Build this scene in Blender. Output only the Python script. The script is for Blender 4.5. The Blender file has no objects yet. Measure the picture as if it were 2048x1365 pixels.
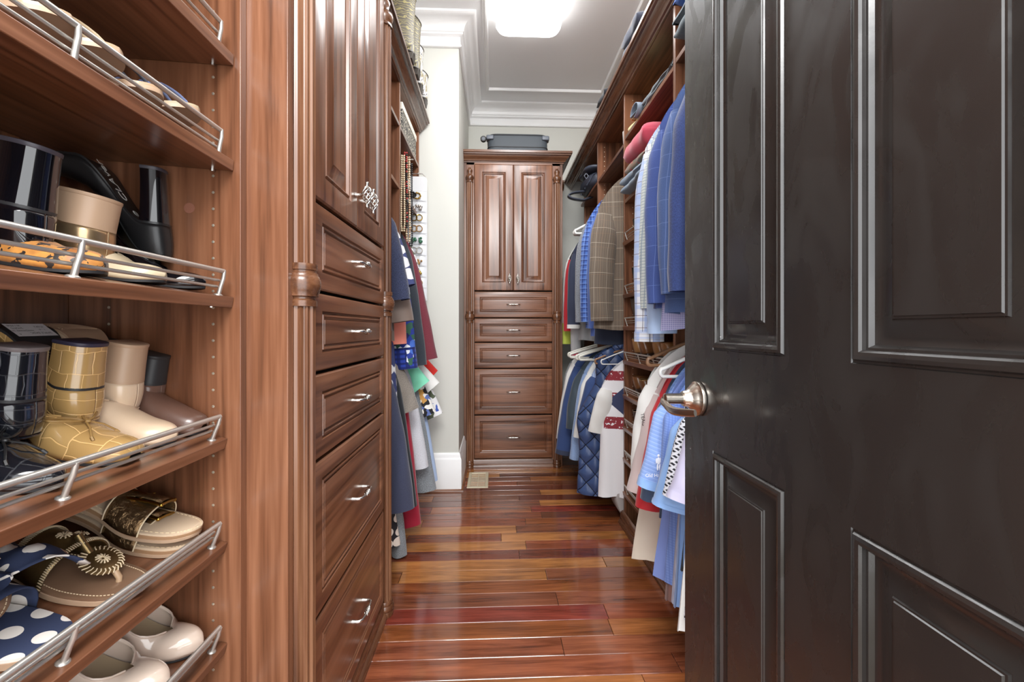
import bpy, math, random
from mathutils import Vector, Matrix, noise
R = math.radians
PI = math.pi
rng = random.Random(7)
SC = bpy.context.scene
COL = SC.collection

# ---------------------------------------------------------------- camera, world, lights, exposure
cam_d = bpy.data.cameras.new('camera')
cam_d.sensor_width = 36.0
cam_d.lens = 853.0 * 36.0 / 2048.0
cam_d.shift_y = -23.5 / 2048.0
cam_d.clip_start = 0.02
cam_d.clip_end = 60
cam = bpy.data.objects.new('camera', cam_d)
COL.objects.link(cam)
cam.location = (0, 0, 1.05)
cam.rotation_euler = (R(90), 0, -math.atan(36 / 853.0))
SC.camera = cam

world = bpy.data.worlds.new('ambient_fill')  # uniform bright background, added as ambient fill from the open front
SC.world = world
world.use_nodes = True
bg = world.node_tree.nodes['Background']
bg.inputs[0].default_value = (0.96, 0.98, 1.0, 1)
bg.inputs[1].default_value = 3.4

def area(name, loc, rot, sx, sy, power, col=(1, .97, .93)):
    d = bpy.data.lights.new(name, 'AREA')
    d.shape = 'RECTANGLE'
    d.size, d.size_y = sx, sy
    d.energy = power
    d.color = col
    o = bpy.data.objects.new(name, d)
    COL.objects.link(o)
    o.location = loc
    o.rotation_euler = rot
    return o
area('hall_fill_light', (0.1, -0.9, 2.75), (R(35), 0, 0), 1.2, 0.8, 70, (1, .99, .97))  # added fill light in the unseen hall behind the camera, no fixture there
area('closet_lamp', (0.217, 2.02, 2.90), (0, 0, 0), 0.36, 0.9, 13, (.96, .98, 1))

SC.view_settings.view_transform = 'Standard'
SC.view_settings.look = 'None'
SC.view_settings.gamma = 1.0
SC.view_settings.use_curve_mapping = False
SC.view_settings.exposure = 0.38
SC.cycles.max_bounces = 8
SC.cycles.diffuse_bounces = 5
SC.cycles.glossy_bounces = 4
SC.cycles.caustics_reflective = False
SC.cycles.caustics_refractive = False

# ---------------------------------------------------------------- mesh builder
class MB:
    def __init__(s):
        s.v, s.f, s.uv, s.M = [], [], {}, None
    def add(s, vs, fs, uvs=None):
        b = len(s.v)
        if s.M is not None:
            vs = [s.M @ Vector(p) for p in vs]
        s.v.extend([tuple(p) for p in vs])
        if uvs is not None:
            for i, t in enumerate(uvs):
                s.uv[b + i] = t
        s.f.extend([tuple(b + i for i in f) for f in fs])
        return s
    def box(s, x0, x1, y0, y1, z0, z1):
        return s.add([(x0, y0, z0), (x1, y0, z0), (x1, y1, z0), (x0, y1, z0), (x0, y0, z1), (x1, y0, z1), (x1, y1, z1), (x0, y1, z1)],
                     [(0, 3, 2, 1), (4, 5, 6, 7), (0, 1, 5, 4), (1, 2, 6, 5), (2, 3, 7, 6), (3, 0, 4, 7)])
    def grid(s, rows, closed=False, cap0=False, cap1=False, uvs=None):
        n = len(rows[0])
        vs = [p for r in rows for p in r]
        fs = []
        for i in range(len(rows) - 1):
            for j in range(n if closed else n - 1):
                k = (j + 1) % n
                fs.append((i * n + j, i * n + k, (i + 1) * n + k, (i + 1) * n + j))
        if cap0:
            fs.append(tuple(range(n - 1, -1, -1)))
        if cap1:
            b = (len(rows) - 1) * n
            fs.append(tuple(b + j for j in range(n)))
        return s.add(vs, fs, [t for r in uvs for t in r] if uvs else None)
    def tube(s, pts, r, n=8, cap=True, r2=None):
        pts = [Vector(p) for p in pts]
        m = len(pts)
        rows = []
        up = None
        for i, p in enumerate(pts):
            t = (pts[min(i + 1, m - 1)] - pts[max(i - 1, 0)])
            if t.length < 1e-9:
                t = Vector((0, 0, 1))
            t.normalize()
            if up is None:
                a = Vector((0, 0, 1)) if abs(t.z) < .9 else Vector((1, 0, 0))
                up = (a - t * a.dot(t)).normalized()
            else:
                up = up - t * up.dot(t)
                up = up.normalized() if up.length > 1e-6 else Vector((1, 0, 0))
            b = t.cross(up)
            rr = r[i] if isinstance(r, (list, tuple)) else r
            r2_ = rr if r2 is None else (r2[i] if isinstance(r2, (list, tuple)) else r2)
            rows.append([p + up * (math.cos(2 * PI * j / n) * rr) + b * (math.sin(2 * PI * j / n) * r2_) for j in range(n)])
        return s.grid(rows, True, cap, cap)
    def lathe(s, prof, c=(0, 0, 0), axis='z', n=24, flute=0, fd=0.0):
        rows = []
        for (r, h) in prof:
            row = []
            for j in range(n):
                a = 2 * PI * j / n
                rr = r
                if flute:
                    rr = r - fd * (0.5 + 0.5 * math.cos(a * flute)) ** 0.7
                x, y = rr * math.cos(a), rr * math.sin(a)
                p = (x, y, h) if axis == 'z' else ((h, x, y) if axis == 'x' else (y, h, x))
                row.append((p[0] + c[0], p[1] + c[1], p[2] + c[2]))
            rows.append(row)
        return s.grid(rows, True, True, True)
    def prism(s, poly, y0, y1, plane='xz'):
        n = len(poly)
        def P(a, b, d):
            return (a, d, b) if plane == 'xz' else ((a, b, d) if plane == 'xy' else (d, a, b))
        vs = [P(a, b, y0) for a, b in poly] + [P(a, b, y1) for a, b in poly]
        fs = [tuple(range(n)), tuple(range(2 * n - 1, n - 1, -1))]
        for i in range(n):
            k = (i + 1) % n
            fs.append((i, n + i, n + k, k))
        return s.add(vs, fs)
    def sphere(s, c, rx, ry=None, rz=None, n=10, m=7):
        ry = rx if ry is None else ry
        rz = rx if rz is None else rz
        rows = []
        for i in range(m + 1):
            a = -PI / 2 + PI * i / m
            q = max(math.cos(a), .02)
            rows.append([(c[0] + rx * q * math.cos(2 * PI * j / n), c[1] + ry * q * math.sin(2 * PI * j / n), c[2] + rz * math.sin(a)) for j in range(n)])
        return s.grid(rows, True, True, True)
    def rings(s, w, h, prof):
        """nested rectangles in the XZ plane facing -Y; prof = [(inset, proud)]"""
        rows = []
        for (i, d) in prof:
            rows.append([(i, -d, i), (w - i, -d, i), (w - i, -d, h - i), (i, -d, h - i)])
        return s.grid(rows, True, False, True)
    def build(s, name, mat, parent=None, smooth=35, bevel=0, solid=0, sub=0, loc=None, recalc=True):
        me = bpy.data.meshes.new(name)
        me.from_pydata(s.v, [], s.f)
        if recalc:
            import bmesh
            bm = bmesh.new()
            bm.from_mesh(me)
            bmesh.ops.recalc_face_normals(bm, faces=bm.faces)
            bm.to_mesh(me)
            bm.free()
        if s.uv:
            ul = me.uv_layers.new(name='UVMap')
            uv = s.uv
            for l in me.loops:
                ul.data[l.index].uv = uv.get(l.vertex_index, (0, 0))
        me.update()
        if smooth:
            me.shade_smooth()
            me.set_sharp_from_angle(angle=R(smooth))
        me.materials.append(mat)
        o = bpy.data.objects.new(name, me)
        COL.objects.link(o)
        if parent is not None:
            o.parent = parent
        if loc:
            o.location = loc
        if solid:
            m = o.modifiers.new('solid', 'SOLIDIFY')
            m.thickness = abs(solid)
            m.offset = -1 if solid > 0 else 1
        if bevel:
            m = o.modifiers.new('bevel', 'BEVEL')
            m.width = bevel
            m.segments = 2
            m.limit_method = 'ANGLE'
            m.angle_limit = R(40)
        if sub:
            m = o.modifiers.new('sub', 'SUBSURF')
            m.levels = m.render_levels = sub
        return o

def empty(name, loc=(0, 0, 0), rz=0, rot=None):
    o = bpy.data.objects.new(name, None)
    COL.objects.link(o)
    o.location = loc
    o.rotation_euler = rot if rot else (0, 0, rz)
    o.empty_display_size = .05
    return o
def tag(o, label=None, cat=None, group=None, kind=None):
    if label: o['label'] = label
    if cat: o['category'] = cat
    if group: o['group'] = group
    if kind: o['kind'] = kind
    return o
def thing(name, label, cat, loc=(0, 0, 0), rz=0, group=None, rot=None):
    return tag(empty(name, loc, rz, rot), label, cat, group)
def dup(o, parent=None):
    c = o.copy()
    COL.objects.link(c)
    if parent is not None:
        c.parent = parent
    for ch in list(o.children):
        dup(ch, c)
    return c
def bx(name, dims, mat, parent=None, bevel=.0015, smooth=35):
    return MB().box(*dims).build(name, mat, parent, smooth, bevel)

# ---------------------------------------------------------------- node helper
def sock(coll, k):
    return coll[k]
class G:
    def __init__(s, nt):
        s.nt = nt
    def n(s, typ, props=None, out=0, **ins):
        nd = s.nt.nodes.new('ShaderNode' + typ)
        for k, v in (props or {}).items():
            setattr(nd, k, v)
        for k, v in ins.items():
            key = int(k[1:]) if k[0] == 'i' and k[1:].isdigit() else k.replace('_', ' ')
            s.set(nd.inputs[key], v)
        return nd.outputs[out] if out is not None else nd
    def set(s, sk, v):
        if isinstance(v, bpy.types.NodeSocket):
            s.nt.links.new(v, sk)
        elif isinstance(v, (tuple, list)) and len(v) == 3 and sk.type == 'RGBA':
            sk.default_value = (*v, 1)
        else:
            sk.default_value = v
    def m(s, op, a, b=0.0, c=0.0, clamp=False):
        return s.n('Math', {'operation': op, 'use_clamp': clamp}, i0=a, i1=b, i2=c)
    def vm(s, op, a, b=(0, 0, 0)):
        return s.n('VectorMath', {'operation': op}, i0=a, i1=b)
    def mix(s, f, a, b, blend='MIX'):
        return s.n('Mix', {'data_type': 'RGBA', 'blend_type': blend}, out=2, i0=f, i6=a, i7=b)
    def ramp(s, f, stops, mode='LINEAR'):
        nd = s.nt.nodes.new('ShaderNodeValToRGB')
        cr = nd.color_ramp
        cr.interpolation = mode
        while len(cr.elements) < len(stops):
            cr.elements.new(.5)
        for e, (p, c) in zip(cr.elements, stops):
            e.position = p
            e.color = (*c, 1) if len(c) == 3 else c
        s.set(nd.inputs[0], f)
        return nd.outputs[0]
    def coord(s, which='Object'):
        return s.nt.nodes.new('ShaderNodeTexCoord').outputs[which]
    def xyz(s, v):
        nd = s.nt.nodes.new('ShaderNodeSeparateXYZ')
        s.set(nd.inputs[0], v)
        return nd.outputs[0], nd.outputs[1], nd.outputs[2]
    def rand(s):
        return s.nt.nodes.new('ShaderNodeObjectInfo').outputs['Random']
    def noise(s, v, scale, detail=3, dist=0.0, rough=.5):
        return s.n('TexNoise', None, 0, Vector=v, Scale=scale, Detail=detail, Distortion=dist, Roughness=rough)
    def bump(s, h, strength=.3, dist=.001):
        return s.n('Bump', None, 0, Strength=strength, Distance=dist, Height=h)
def srgb(r, g, b):
    f = lambda c: (c / 255 / 12.92) if c / 255 <= .04045 else ((c / 255 + .055) / 1.055) ** 2.4
    return (f(r), f(g), f(b))
MATS = {}
def newmat(name):
    m = bpy.data.materials.new(name)
    m.use_nodes = True
    return m, G(m.node_tree), m.node_tree.nodes['Principled BSDF']
def P(bs, g, **k):
    names = {'col': 'Base Color', 'rough': 'Roughness', 'metal': 'Metallic', 'spec': 'Specular IOR Level', 'normal': 'Normal', 'coat': 'Coat Weight',
             'coatr': 'Coat Roughness', 'sheen': 'Sheen Weight', 'em': 'Emission Color', 'ems': 'Emission Strength', 'trans': 'Transmission Weight', 'alpha': 'Alpha', 'sub': 'Subsurface Weight'}
    for a, v in k.items():
        g.set(bs.inputs[names[a]], v)
def plain(name, col, rough=.5, metal=0, coat=0, bump=0, bscale=300, sheen=0, vary=0.0, coatr=.05, spec=.5):
    if name in MATS:
        return MATS[name]
    m, g, bs = newmat(name)
    P(bs, g, col=col, rough=rough, metal=metal, coat=coat, sheen=sheen, coatr=coatr, spec=spec)
    co = g.coord()
    if vary:
        nz = g.noise(co, 14, 4)
        P(bs, g, col=g.mix(g.m('MULTIPLY', nz, vary), col, tuple(c * .35 for c in col)))
    if bump:
        P(bs, g, normal=g.bump(g.noise(co, bscale, 2), bump, .0008))
    MATS[name] = m
    return m

# wood: walnut-look melamine; axis = the grain direction in the object's own frame
def wood(name, axis, dark=(.050, .0175, .0085), mid=(.168, .066, .032), light=(.290, .127, .067), rough=.30, scale=1.0, coat=.25):
    if name in MATS:
        return MATS[name]
    m, g, bs = newmat(name)
    co = g.vm('ADD', g.coord(), g.vm('MULTIPLY', g.n('CombineXYZ', None, 0, X=g.rand(), Y=g.rand(), Z=g.rand()), (7.3, 5.1, 3.7)))
    st = {'x': (.40, 9, 9), 'y': (9, .40, 9), 'z': (9, 9, .40)}[axis]
    fi = {'x': (6, 150, 150), 'y': (150, 6, 150), 'z': (150, 150, 6)}[axis]
    q = g.vm('MULTIPLY', co, tuple(a * scale for a in st))
    low = g.noise(q, .9, 2, .8)
    figure = g.m('MULTIPLY_ADD', g.m('SINE', g.m('MULTIPLY', low, 46)), .5, .5)
    big = g.noise(q, 1.7, 5, 1.2, .6)
    fine = g.noise(g.vm('MULTIPLY', co, fi), 1.0, 3)
    v = g.m('ADD', g.m('MULTIPLY', big, .74), g.m('MULTIPLY', figure, .15))
    v = g.m('ADD', v, g.m('MULTIPLY', fine, .30))
    col = g.ramp(v, [(.36, dark), (.57, mid), (.84, light)])
    P(bs, g, col=col, rough=g.m('MULTIPLY_ADD', fine, .14, rough - .06), coat=coat, coatr=.18, normal=g.bump(fine, .12, .0006))
    MATS[name] = m
    return m
WZ, WX, WY = wood('walnut_vertical', 'z'), wood('walnut_along_x', 'x'), wood('walnut_along_y', 'y')
WM = wood('walnut_moulding', 'x', (.052, .019, .009), (.125, .05, .023), (.21, .095, .047), .26)
WC = wood('walnut_column', 'z', (.052, .02, .0095), (.15, .062, .030), (.28, .14, .075), .32)
WXA, WYA = WX, WY

def floor_wood():
    m, g, bs = newmat('jatoba_plank')
    oi = m.node_tree.nodes.new('ShaderNodeObjectInfo')
    co = g.vm('ADD', g.coord(), g.vm('MULTIPLY', g.n('CombineXYZ', None, 0, X=oi.outputs['Random'], Y=oi.outputs['Random'], Z=oi.outputs['Random']), (17, 9, 3)))
    q = g.vm('MULTIPLY', co, (1.6, 16, 4))
    big = g.noise(q, 1.3, 5, 1.0, .62)
    fine = g.noise(g.vm('MULTIPLY', co, (9, 210, 9)), 1, 3)
    v = g.m('ADD', g.m('MULTIPLY', big, .8), g.m('MULTIPLY', fine, .3))
    k = g.ramp(v, [(.36, (.40, .34, .32)), (.55, (1.0, .98, .96)), (.76, (1.6, 1.65, 1.6))])
    col = g.mix(1.0, oi.outputs['Color'], k, 'MULTIPLY')
    P(bs, g, col=col, rough=g.m('MULTIPLY_ADD', fine, .06, .14), coat=.5, coatr=.07, normal=g.bump(g.m('ADD', g.noise(q, .5, 1), g.m('MULTIPLY', fine, .3)), .06, .0015))
    return m
FLOORM = floor_wood()

WHITE = plain('white_trim_paint', (.88, .88, .88), .32, bump=.02, bscale=60)
CEIL = plain('ceiling_paint', (.86, .865, .875), .6, bump=.05, bscale=250)
WALL = plain('cream_grey_wall_paint', srgb(208, 208, 201), .6, bump=.05, bscale=260)
NICKEL = plain('brushed_nickel', (.56, .53, .49), .40, .75)
CHROME = plain('bright_nickel', (.72, .70, .66), .26, 1.0)
PLUG = plain('steel_pin', (.75, .68, .55), .3, .8)
BLACKP = plain('black_gap', (.006, .005, .005), .8)
WPLASTIC = plain('white_plastic', (.80, .79, .76), .35)
BPLASTIC = plain('black_plastic', (.015, .015, .016), .4)

def door_paint():
    m, g, bs = newmat('black_door_paint')
    co = g.coord()
    fine = g.noise(co, 130, 2)
    med = g.noise(g.vm('MULTIPLY', co, (1, 1, .4)), 30, 3)
    smear = g.noise(g.vm('MULTIPLY', co, (1, 5, 2.2)), 2.6, 5, 1.5)
    vor = g.n('TexVoronoi', None, 0, Vector=g.vm('ADD', co, (.13, .37, .2)), Scale=17.0)
    speck = g.m('LESS_THAN', vor, .045)
    speck = g.m('MULTIPLY', speck, g.m('GREATER_THAN', g.noise(co, 6, 1), .55))
    col = g.mix(speck, (.020, .0175, .0165), (.30, .28, .26))
    rough = g.ramp(smear, [(.40, (.20, .20, .20)), (.62, (.38, .38, .38))])
    P(bs, g, col=col, rough=rough, spec=.8, normal=g.bump(g.m('ADD', fine, g.m('MULTIPLY', med, .3)), .05, .001))
    return m
DOORM = door_paint()
m, g, bs = newmat('lamp_diffuser')
P(bs, g, col=(.9, .9, .9), em=(1, .985, .96), ems=3.6)
DIFF = m
# ---------------------------------------------------------------- the room
XL, XR, YB, ZC = -.97, 1.28, 3.85, 3.05
YS, XS = 2.79, -.229                     # stub wall of the chase on the left
def structure(name, o):
    o.name = name
    o['kind'] = 'structure'
    return o
floor_o = structure('floor', MB().box(XL - .1, XR + .1, -1.6, YB + .1, -.06, -.012).build('floor', plain('subfloor', (.10, .08, .05), .9), None, 0))
tones = [srgb(150, 88, 50), srgb(132, 70, 44), srgb(112, 58, 42), srgb(158, 98, 56), srgb(122, 72, 48), srgb(140, 78, 52), srgb(124, 54, 42), srgb(112, 64, 44), srgb(170, 112, 62), srgb(128, 74, 50), srgb(146, 84, 48)]
y = -.30
row = 0
fixed = {1.27: [(-.40, .02, srgb(120, 66, 40)), (.02, 1.2, srgb(96, 30, 30))], }
while y < 3.84:
    x = XL
    first = True
    while x < XR:
        L = rng.uniform(.45, 1.25) * (.5 if first else 1)
        first = False
        x1 = min(x + L, XR)
        if XR - x1 < .12:
            x1 = XR
        g_ = .0007
        y1 = y + .0832
        c = .0013
        mb = MB()
        mb.grid([[(x + g_, y + g_, -.012), (x1 - g_, y + g_, -.012), (x1 - g_, y1 - g_, -.012), (x + g_, y1 - g_, -.012)],
                 [(x + g_, y + g_, -c), (x1 - g_, y + g_, -c), (x1 - g_, y1 - g_, -c), (x + g_, y1 - g_, -c)],
                 [(x + g_ + c, y + g_ + c, 0), (x1 - g_ - c, y + g_ + c, 0), (x1 - g_ - c, y1 - g_ - c, 0), (x + g_ + c, y1 - g_ - c, 0)]], True, False, True)
        pl = mb.build('plank', FLOORM, floor_o, 0)
        t = rng.choice(tones)
        k = rng.uniform(.68, .96)
        pl.color = (t[0] * k, t[1] * k, t[2] * k, 1)
        x = x1
    y += .0832
    row += 1

def wallbox(name, dims, mat=WALL):
    return structure(name, MB().box(*dims).build(name, mat, None, 0))
wallbox('wall_left', (XL - .1, XL, -.3, YS, -.06, ZC))
wallbox('wall_left_chase', (XL, XS, YS, YB + .1, -.06, ZC))
wallbox('wall_back', (XS, XR + .1, YB, YB + .1, -.06, ZC))
wallbox('wall_right', (XR, XR + .1, -.3, YB, -.06, ZC))
wallbox('ceiling', (XL - .1, XR + .1, -.3, YB + .1, ZC, ZC + .08), CEIL)

def sweep(path, prof, closed=False):
    """profile [(out, z)] carried along an XY path, out = to the right of travel, mitred"""
    n = len(path)
    rows = []
    for i in range(n):
        p = Vector(path[i])
        def nrm(a, b):
            d = (Vector(b) - Vector(a)).normalized()
            return Vector((d.y, -d.x))
        if closed or 0 < i < n - 1:
            n1, n2 = nrm(path[i - 1], path[i]), nrm(path[i], path[(i + 1) % n])
        elif i == 0:
            n1 = n2 = nrm(path[0], path[1])
        else:
            n1 = n2 = nrm(path[-2], path[-1])
        mdir = (n1 + n2)
        mdir = mdir / max(mdir.dot(n1), .2)
        rows.append([(p.x + mdir.x * o, p.y + mdir.y * o, z) for o, z in prof])
    mb = MB()
    if closed:
        rows.append(rows[0])
    mb.grid(rows, True, not closed, not closed)
    return mb
room_path = [(XL, -.3), (XL, YS), (XS, YS), (XS, YB), (XR, YB), (XR, -.3)]
cp = [(0, -.172), (.012, -.172), (.018, -.168), (.018, -.158), (.011, -.152), (.011, -.104), (.020, -.100), (.028, -.094), (.028, -.084), (.034, -.080)]
for i in range(9):
    a = i / 8 * PI / 2
    cp.append((.034 + .072 * (1 - math.cos(a)), -.078 + .058 * math.sin(a)))
cp += [(.110, -.018), (.118, -.012), (.118, 0), (0, 0)]
structure('trim_1', sweep(room_path, [(o, ZC + z) for o, z in cp]).build('trim_1', WHITE, None, 40))
tp = [(0, 0), (.004, -.010), (.010, -.014), (.016, -.014), (.020, -.020), (.030, -.020), (.034, -.012), (.036, 0)]
structure('trim_2', sweep([(-.075, .75), (-.075, 3.565), (.928, 3.565), (.928, .75)], [(o, ZC + z) for o, z in tp], True).build('trim_2', WHITE, None, 40))
bp = [(0, 0), (.018, 0), (.018, .205), (.015, .210), (.012, .222), (.010, .236), (.004, .246), (0, .246)]
structure('baseboard_left', sweep([(-.80, YS), (XS, YS), (XS, 3.235)], [(o, z) for o, z in bp]).build('baseboard_left', WHITE, None, 40))
structure('baseboard_back', sweep([(.53, YB), (XR, YB)], bp).build('baseboard_back', WHITE, None, 40))
qp = [(0, 0), (.014, 0), (.013, .006), (.009, .012), (0, .015)]
structure('trim_3', sweep([(-.80, YS - .018), (XS + .018, YS - .018), (XS + .018, 3.23)], qp).build('trim_3', WX, None, 40))

# ---------------------------------------------------------------- black panelled door, swung open
DX, DY0, DY1 = .40, .155, .878
door = tag(empty('door_1', (DX, DY0, 0)), kind='structure')
door['label'] = 'black painted six-panel door swung open with nickel lever'
def door_face(mb, y0, y1, z0, z1):
    # nested rectangles on the face x = 0 (looking towards -X)
    prof = [(0, 0), (.001, -.0015), (.003, -.0015), (.005, .0025), (.009, .0040), (.013, .0030), (.015, .0005), (.0155, -.0035), (.018, -.0040), (.021, -.0085), (.026, -.0105), (.030, -.0105), (.046, -.0030), (.0475, -.0030), (.0485, -.0010), (.0505, -.0010), (.0515, .0005), (.054, .0005)]
    rows = []
    for i, d in prof:
        rows.append([(-d, y0 + i, z0 + i), (-d, y1 - i, z0 + i), (-d, y1 - i, z1 - i), (-d, y0 + i, z1 - i)])
    mb.grid(rows, True, False, True)
W_ = DY1 - DY0
st_ = .113
cols_ = [(st_, st_ + (W_ - 3 * st_) / 2 + .002), (W_ - st_ - (W_ - 3 * st_) / 2 - .002, W_ - st_)]
rows_ = [(.20, .828), (1.012, 1.94), (2.05, 2.29)]
ys_ = [0, cols_[0][0], cols_[0][1], cols_[1][0], cols_[1][1], W_]
zs_ = [.012, rows_[0][0], rows_[0][1], rows_[1][0], rows_[1][1], rows_[2][0], rows_[2][1], 2.42]
slab = MB()
for i in range(5):
    for j in range(7):
        if i % 2 == 1 and j % 2 == 1:
            continue
        slab.add([(0, ys_[i], zs_[j]), (0, ys_[i + 1], zs_[j]), (0, ys_[i + 1], zs_[j + 1]), (0, ys_[i], zs_[j + 1])], [(0, 1, 2, 3)])
slab.add([(0, 0, .012), (0, W_, .012), (0, W_, 2.42), (0, 0, 2.42), (.035, 0, .012), (.035, W_, .012), (.035, W_, 2.42), (.035, 0, 2.42)],
         [(0, 4, 5, 1), (1, 5, 6, 2), (2, 6, 7, 3), (3, 7, 4, 0), (4, 7, 6, 5)])
slab.build('door_slab', DOORM, door, 30, recalc=False)
for (a, b) in cols_:
    for (c, d) in rows_:
        mb = MB()
        door_face(mb, a, b, c, d)
        mb.build('door_panel', DOORM, door, 30)
# lever set
lev = MB()
lz, ly = .915, W_ - .062
NK = plain('satin_nickel_lever', (.66, .60, .53), .24, 1.0)
ros = MB().lathe([(.001, -.001), (.033, -.001), (.034, -.004), (.033, -.008), (.029, -.010), (.027, -.014), (.020, -.020), (.016, -.026), (.015, -.032), (.0135, -.034)], (0, ly, lz), 'x', 40)
ros_o = ros.build('lever_rose', NK, door, 40)
MB().lathe([(.0105, -.030), (.0105, -.068), (.008, -.070)], (0, ly, lz), 'x', 24).build('lever_neck', NK, door, 40)
pts, ra, rb = [], [], []
for i in range(17):
    t = i / 16
    yy = ly + .022 - t * .135
    pts.append((-.062 - .010 * math.sin(t * PI), yy, lz - .004 - .014 * math.sin(min(t * 1.6, 1) * PI / 2) + .012 * t * t))
    ra.append(.0095 * (1 - .30 * t) if i not in (0, 16) else .006)
    rb.append((.0080 if t < .15 else .0032 + .003 * (1 - t)) if i not in (0, 16) else .003)
MB().tube(pts, ra, 14, True, rb).build('lever_handle', NK, door, 60)
for hz in (.22, 1.2, 2.15):
    MB().lathe([(.006, hz - .05), (.006, hz + .05)], (-.004, -.006, 0), 'z', 10).build('hinge', NICKEL, door)

# ---------------------------------------------------------------- ceiling light and floor register
cl = thing('ceiling_light', 'white rounded rectangular flush light on the ceiling', 'light', (.217, 2.15, ZC))
lw, ll = .205, .615
def rrect(w, l, r, z, n=6):
    out = []
    for cx_, cy_, a0 in ((w - r, l - r, 0), (-w + r, l - r, 90), (-w + r, -l + r, 180), (w - r, -l + r, 270)):
        for k in range(n + 1):
            a = R(a0 + 90 * k / n)
            out.append((cx_ + r * math.cos(a), cy_ + r * math.sin(a), z))
    return out
rows = [rrect(lw, ll, .07, -.02), rrect(lw, ll, .07, -.085), rrect(lw - .012, ll - .012, .065, -.108), rrect(lw - .035, ll - .035, .06, -.120)]
MB().grid(rows, True, False, True).build('diffuser', DIFF, cl, 60)
MB().grid([rrect(lw - .01, ll - .01, .06, 0), rrect(lw - .01, ll - .01, .06, -.02)], True, True, True).build('base_plate', WHITE, cl)

BEIGE = plain('beige_enamel', srgb(196, 186, 160), .4)
fv = thing('floor_register', 'beige metal floor vent set in the wood floor by the far cabinet', 'vent', (-.110, 2.977, 0))
w, l = .071, .152
rows = [[(a * (w - i), b * (l - i), z) for a, b in ((-1, -1), (1, -1), (1, 1), (-1, 1))] for i, z in ((0, .0005), (.003, .004), (.018, .0045), (.022, .001), (.022, -.008))]
MB().grid(rows, True).build('register_frame', BEIGE, fv, 20)
MB().box(-w + .021, w - .021, -l + .021, l - .021, -.0085, -.008).build('duct', plain('dark_duct', (.10, .09, .075), .7), fv, 0)
nl = 14
for i in range(nl):
    yy = -l + .03 + (2 * l - .06) * i / (nl - 1)
    MB().add([(-w + .022, yy - .006, -.006), (w - .022, yy - .006, -.006), (w - .022, yy + .006, .002), (-w + .022, yy + .006, .002),
              (-w + .022, yy - .005, -.007), (w - .022, yy - .005, -.007), (w - .022, yy + .007, .001), (-w + .022, yy + .007, .001)],
             [(0, 1, 2, 3), (7, 6, 5, 4), (0, 4, 5, 1), (2, 6, 7, 3), (1, 5, 6, 2), (3, 7, 4, 0)]).build('louver', BEIGE, fv, 0)
MB().box(-.002, .002, -l + .022, l - .022, -.006, .0035).build('divider_bar', BEIGE, fv, 0)

# ---------------------------------------------------------------- cabinet towers
CROWN = [(a_, b_ * .76) for a_, b_ in [(.0, 0), (.008, 0), (.010, .010), (.018, .014), (.020, .022), (.026, .030), (.036, .042), (.044, .052), (.046, .060), (.056, .064), (.058, .074), (.066, .078), (.066, .100), (.0, .100)]]
def pull():
    """bow pull with a ringed bead in the middle, along local x, standing out to -y"""
    mb = MB()
    pts = [(-.048, 0, 0), (-.048, -.012, 0), (-.047, -.020, 0), (-.042, -.026, 0), (-.030, -.028, .0), (-.012, -.0285, 0), (.012, -.0285, 0), (.030, -.028, 0), (.042, -.026, 0), (.047, -.020, 0), (.048, -.012, 0), (.048, 0, 0)]
    rr = [.0055, .0045, .0042, .0040, .0034, .0034, .0034, .0034, .0040, .0042, .0045, .0055]
    mb.tube(pts, rr, 10)
    for i in range(5):
        t = (i - 2) / 2
        rad = .0078 - .0022 * t * t
        ring = []
        for k in range(15):
            a = 2 * PI * k / 14
            ring.append((t * .013 + .006 * math.cos(a), -.0285 + rad * math.cos(a), rad * math.sin(a)))
        mb.tube(ring, .0017, 6, False)
    return mb
def cage():
    """birdcage knob: twisted wires between two beads, axis z, on a post from y = 0"""
    mb = MB()
    mb.lathe([(.0001, 0), (.0055, 0), (.0065, .004), (.0048, .010), (.0042, .022), (.006, .026), (.0005, .029)], (0, 0, 0), 'y', 12)
    mb.v = [(x, -y, z) for x, y, z in mb.v]
    for k in range(6):
        pts = []
        for i in range(13):
            t = i / 12
            r = .0125 * math.sin(PI * t) ** .8 + .001
            a = 2 * PI * k / 6 + t * PI * 1.1
            pts.append((r * math.cos(a), -.036 + r * math.sin(a), -.026 + .052 * t))
        mb.tube(pts, .0022, 6)
    for sgn in (-1, 1):
        mb.lathe([(.0005, -.001), (.0045, 0), (.0035, .004), (.0052, .008), (.0048, .011), (.0005, .013)] if sgn > 0 else [(.0005, -.013), (.0048, -.011), (.0052, -.008), (.0035, -.004), (.0045, 0), (.0005, .001)], (0, -.036, sgn * .025), 'z', 12)
    return mb
DRPROF = [(0, 0), (0, .012), (.004, .0165), (.010, .018), (.040, .018), (.0425, .013), (.0455, .0115), (.0485, .0175), (.052, .018), (.0545, .0135), (.058, .012), (.0605, .0165), (.063, .017)]
DOPROF = [(0, 0), (0, .012), (.004, .0165), (.010, .018), (.058, .018), (.0605, .013), (.064, .0115), (.068, .0175), (.071, .0165), (.074, .009), (.078, .0075), (.082, .0080), (.108, .0165), (.110, .0185)]

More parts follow.
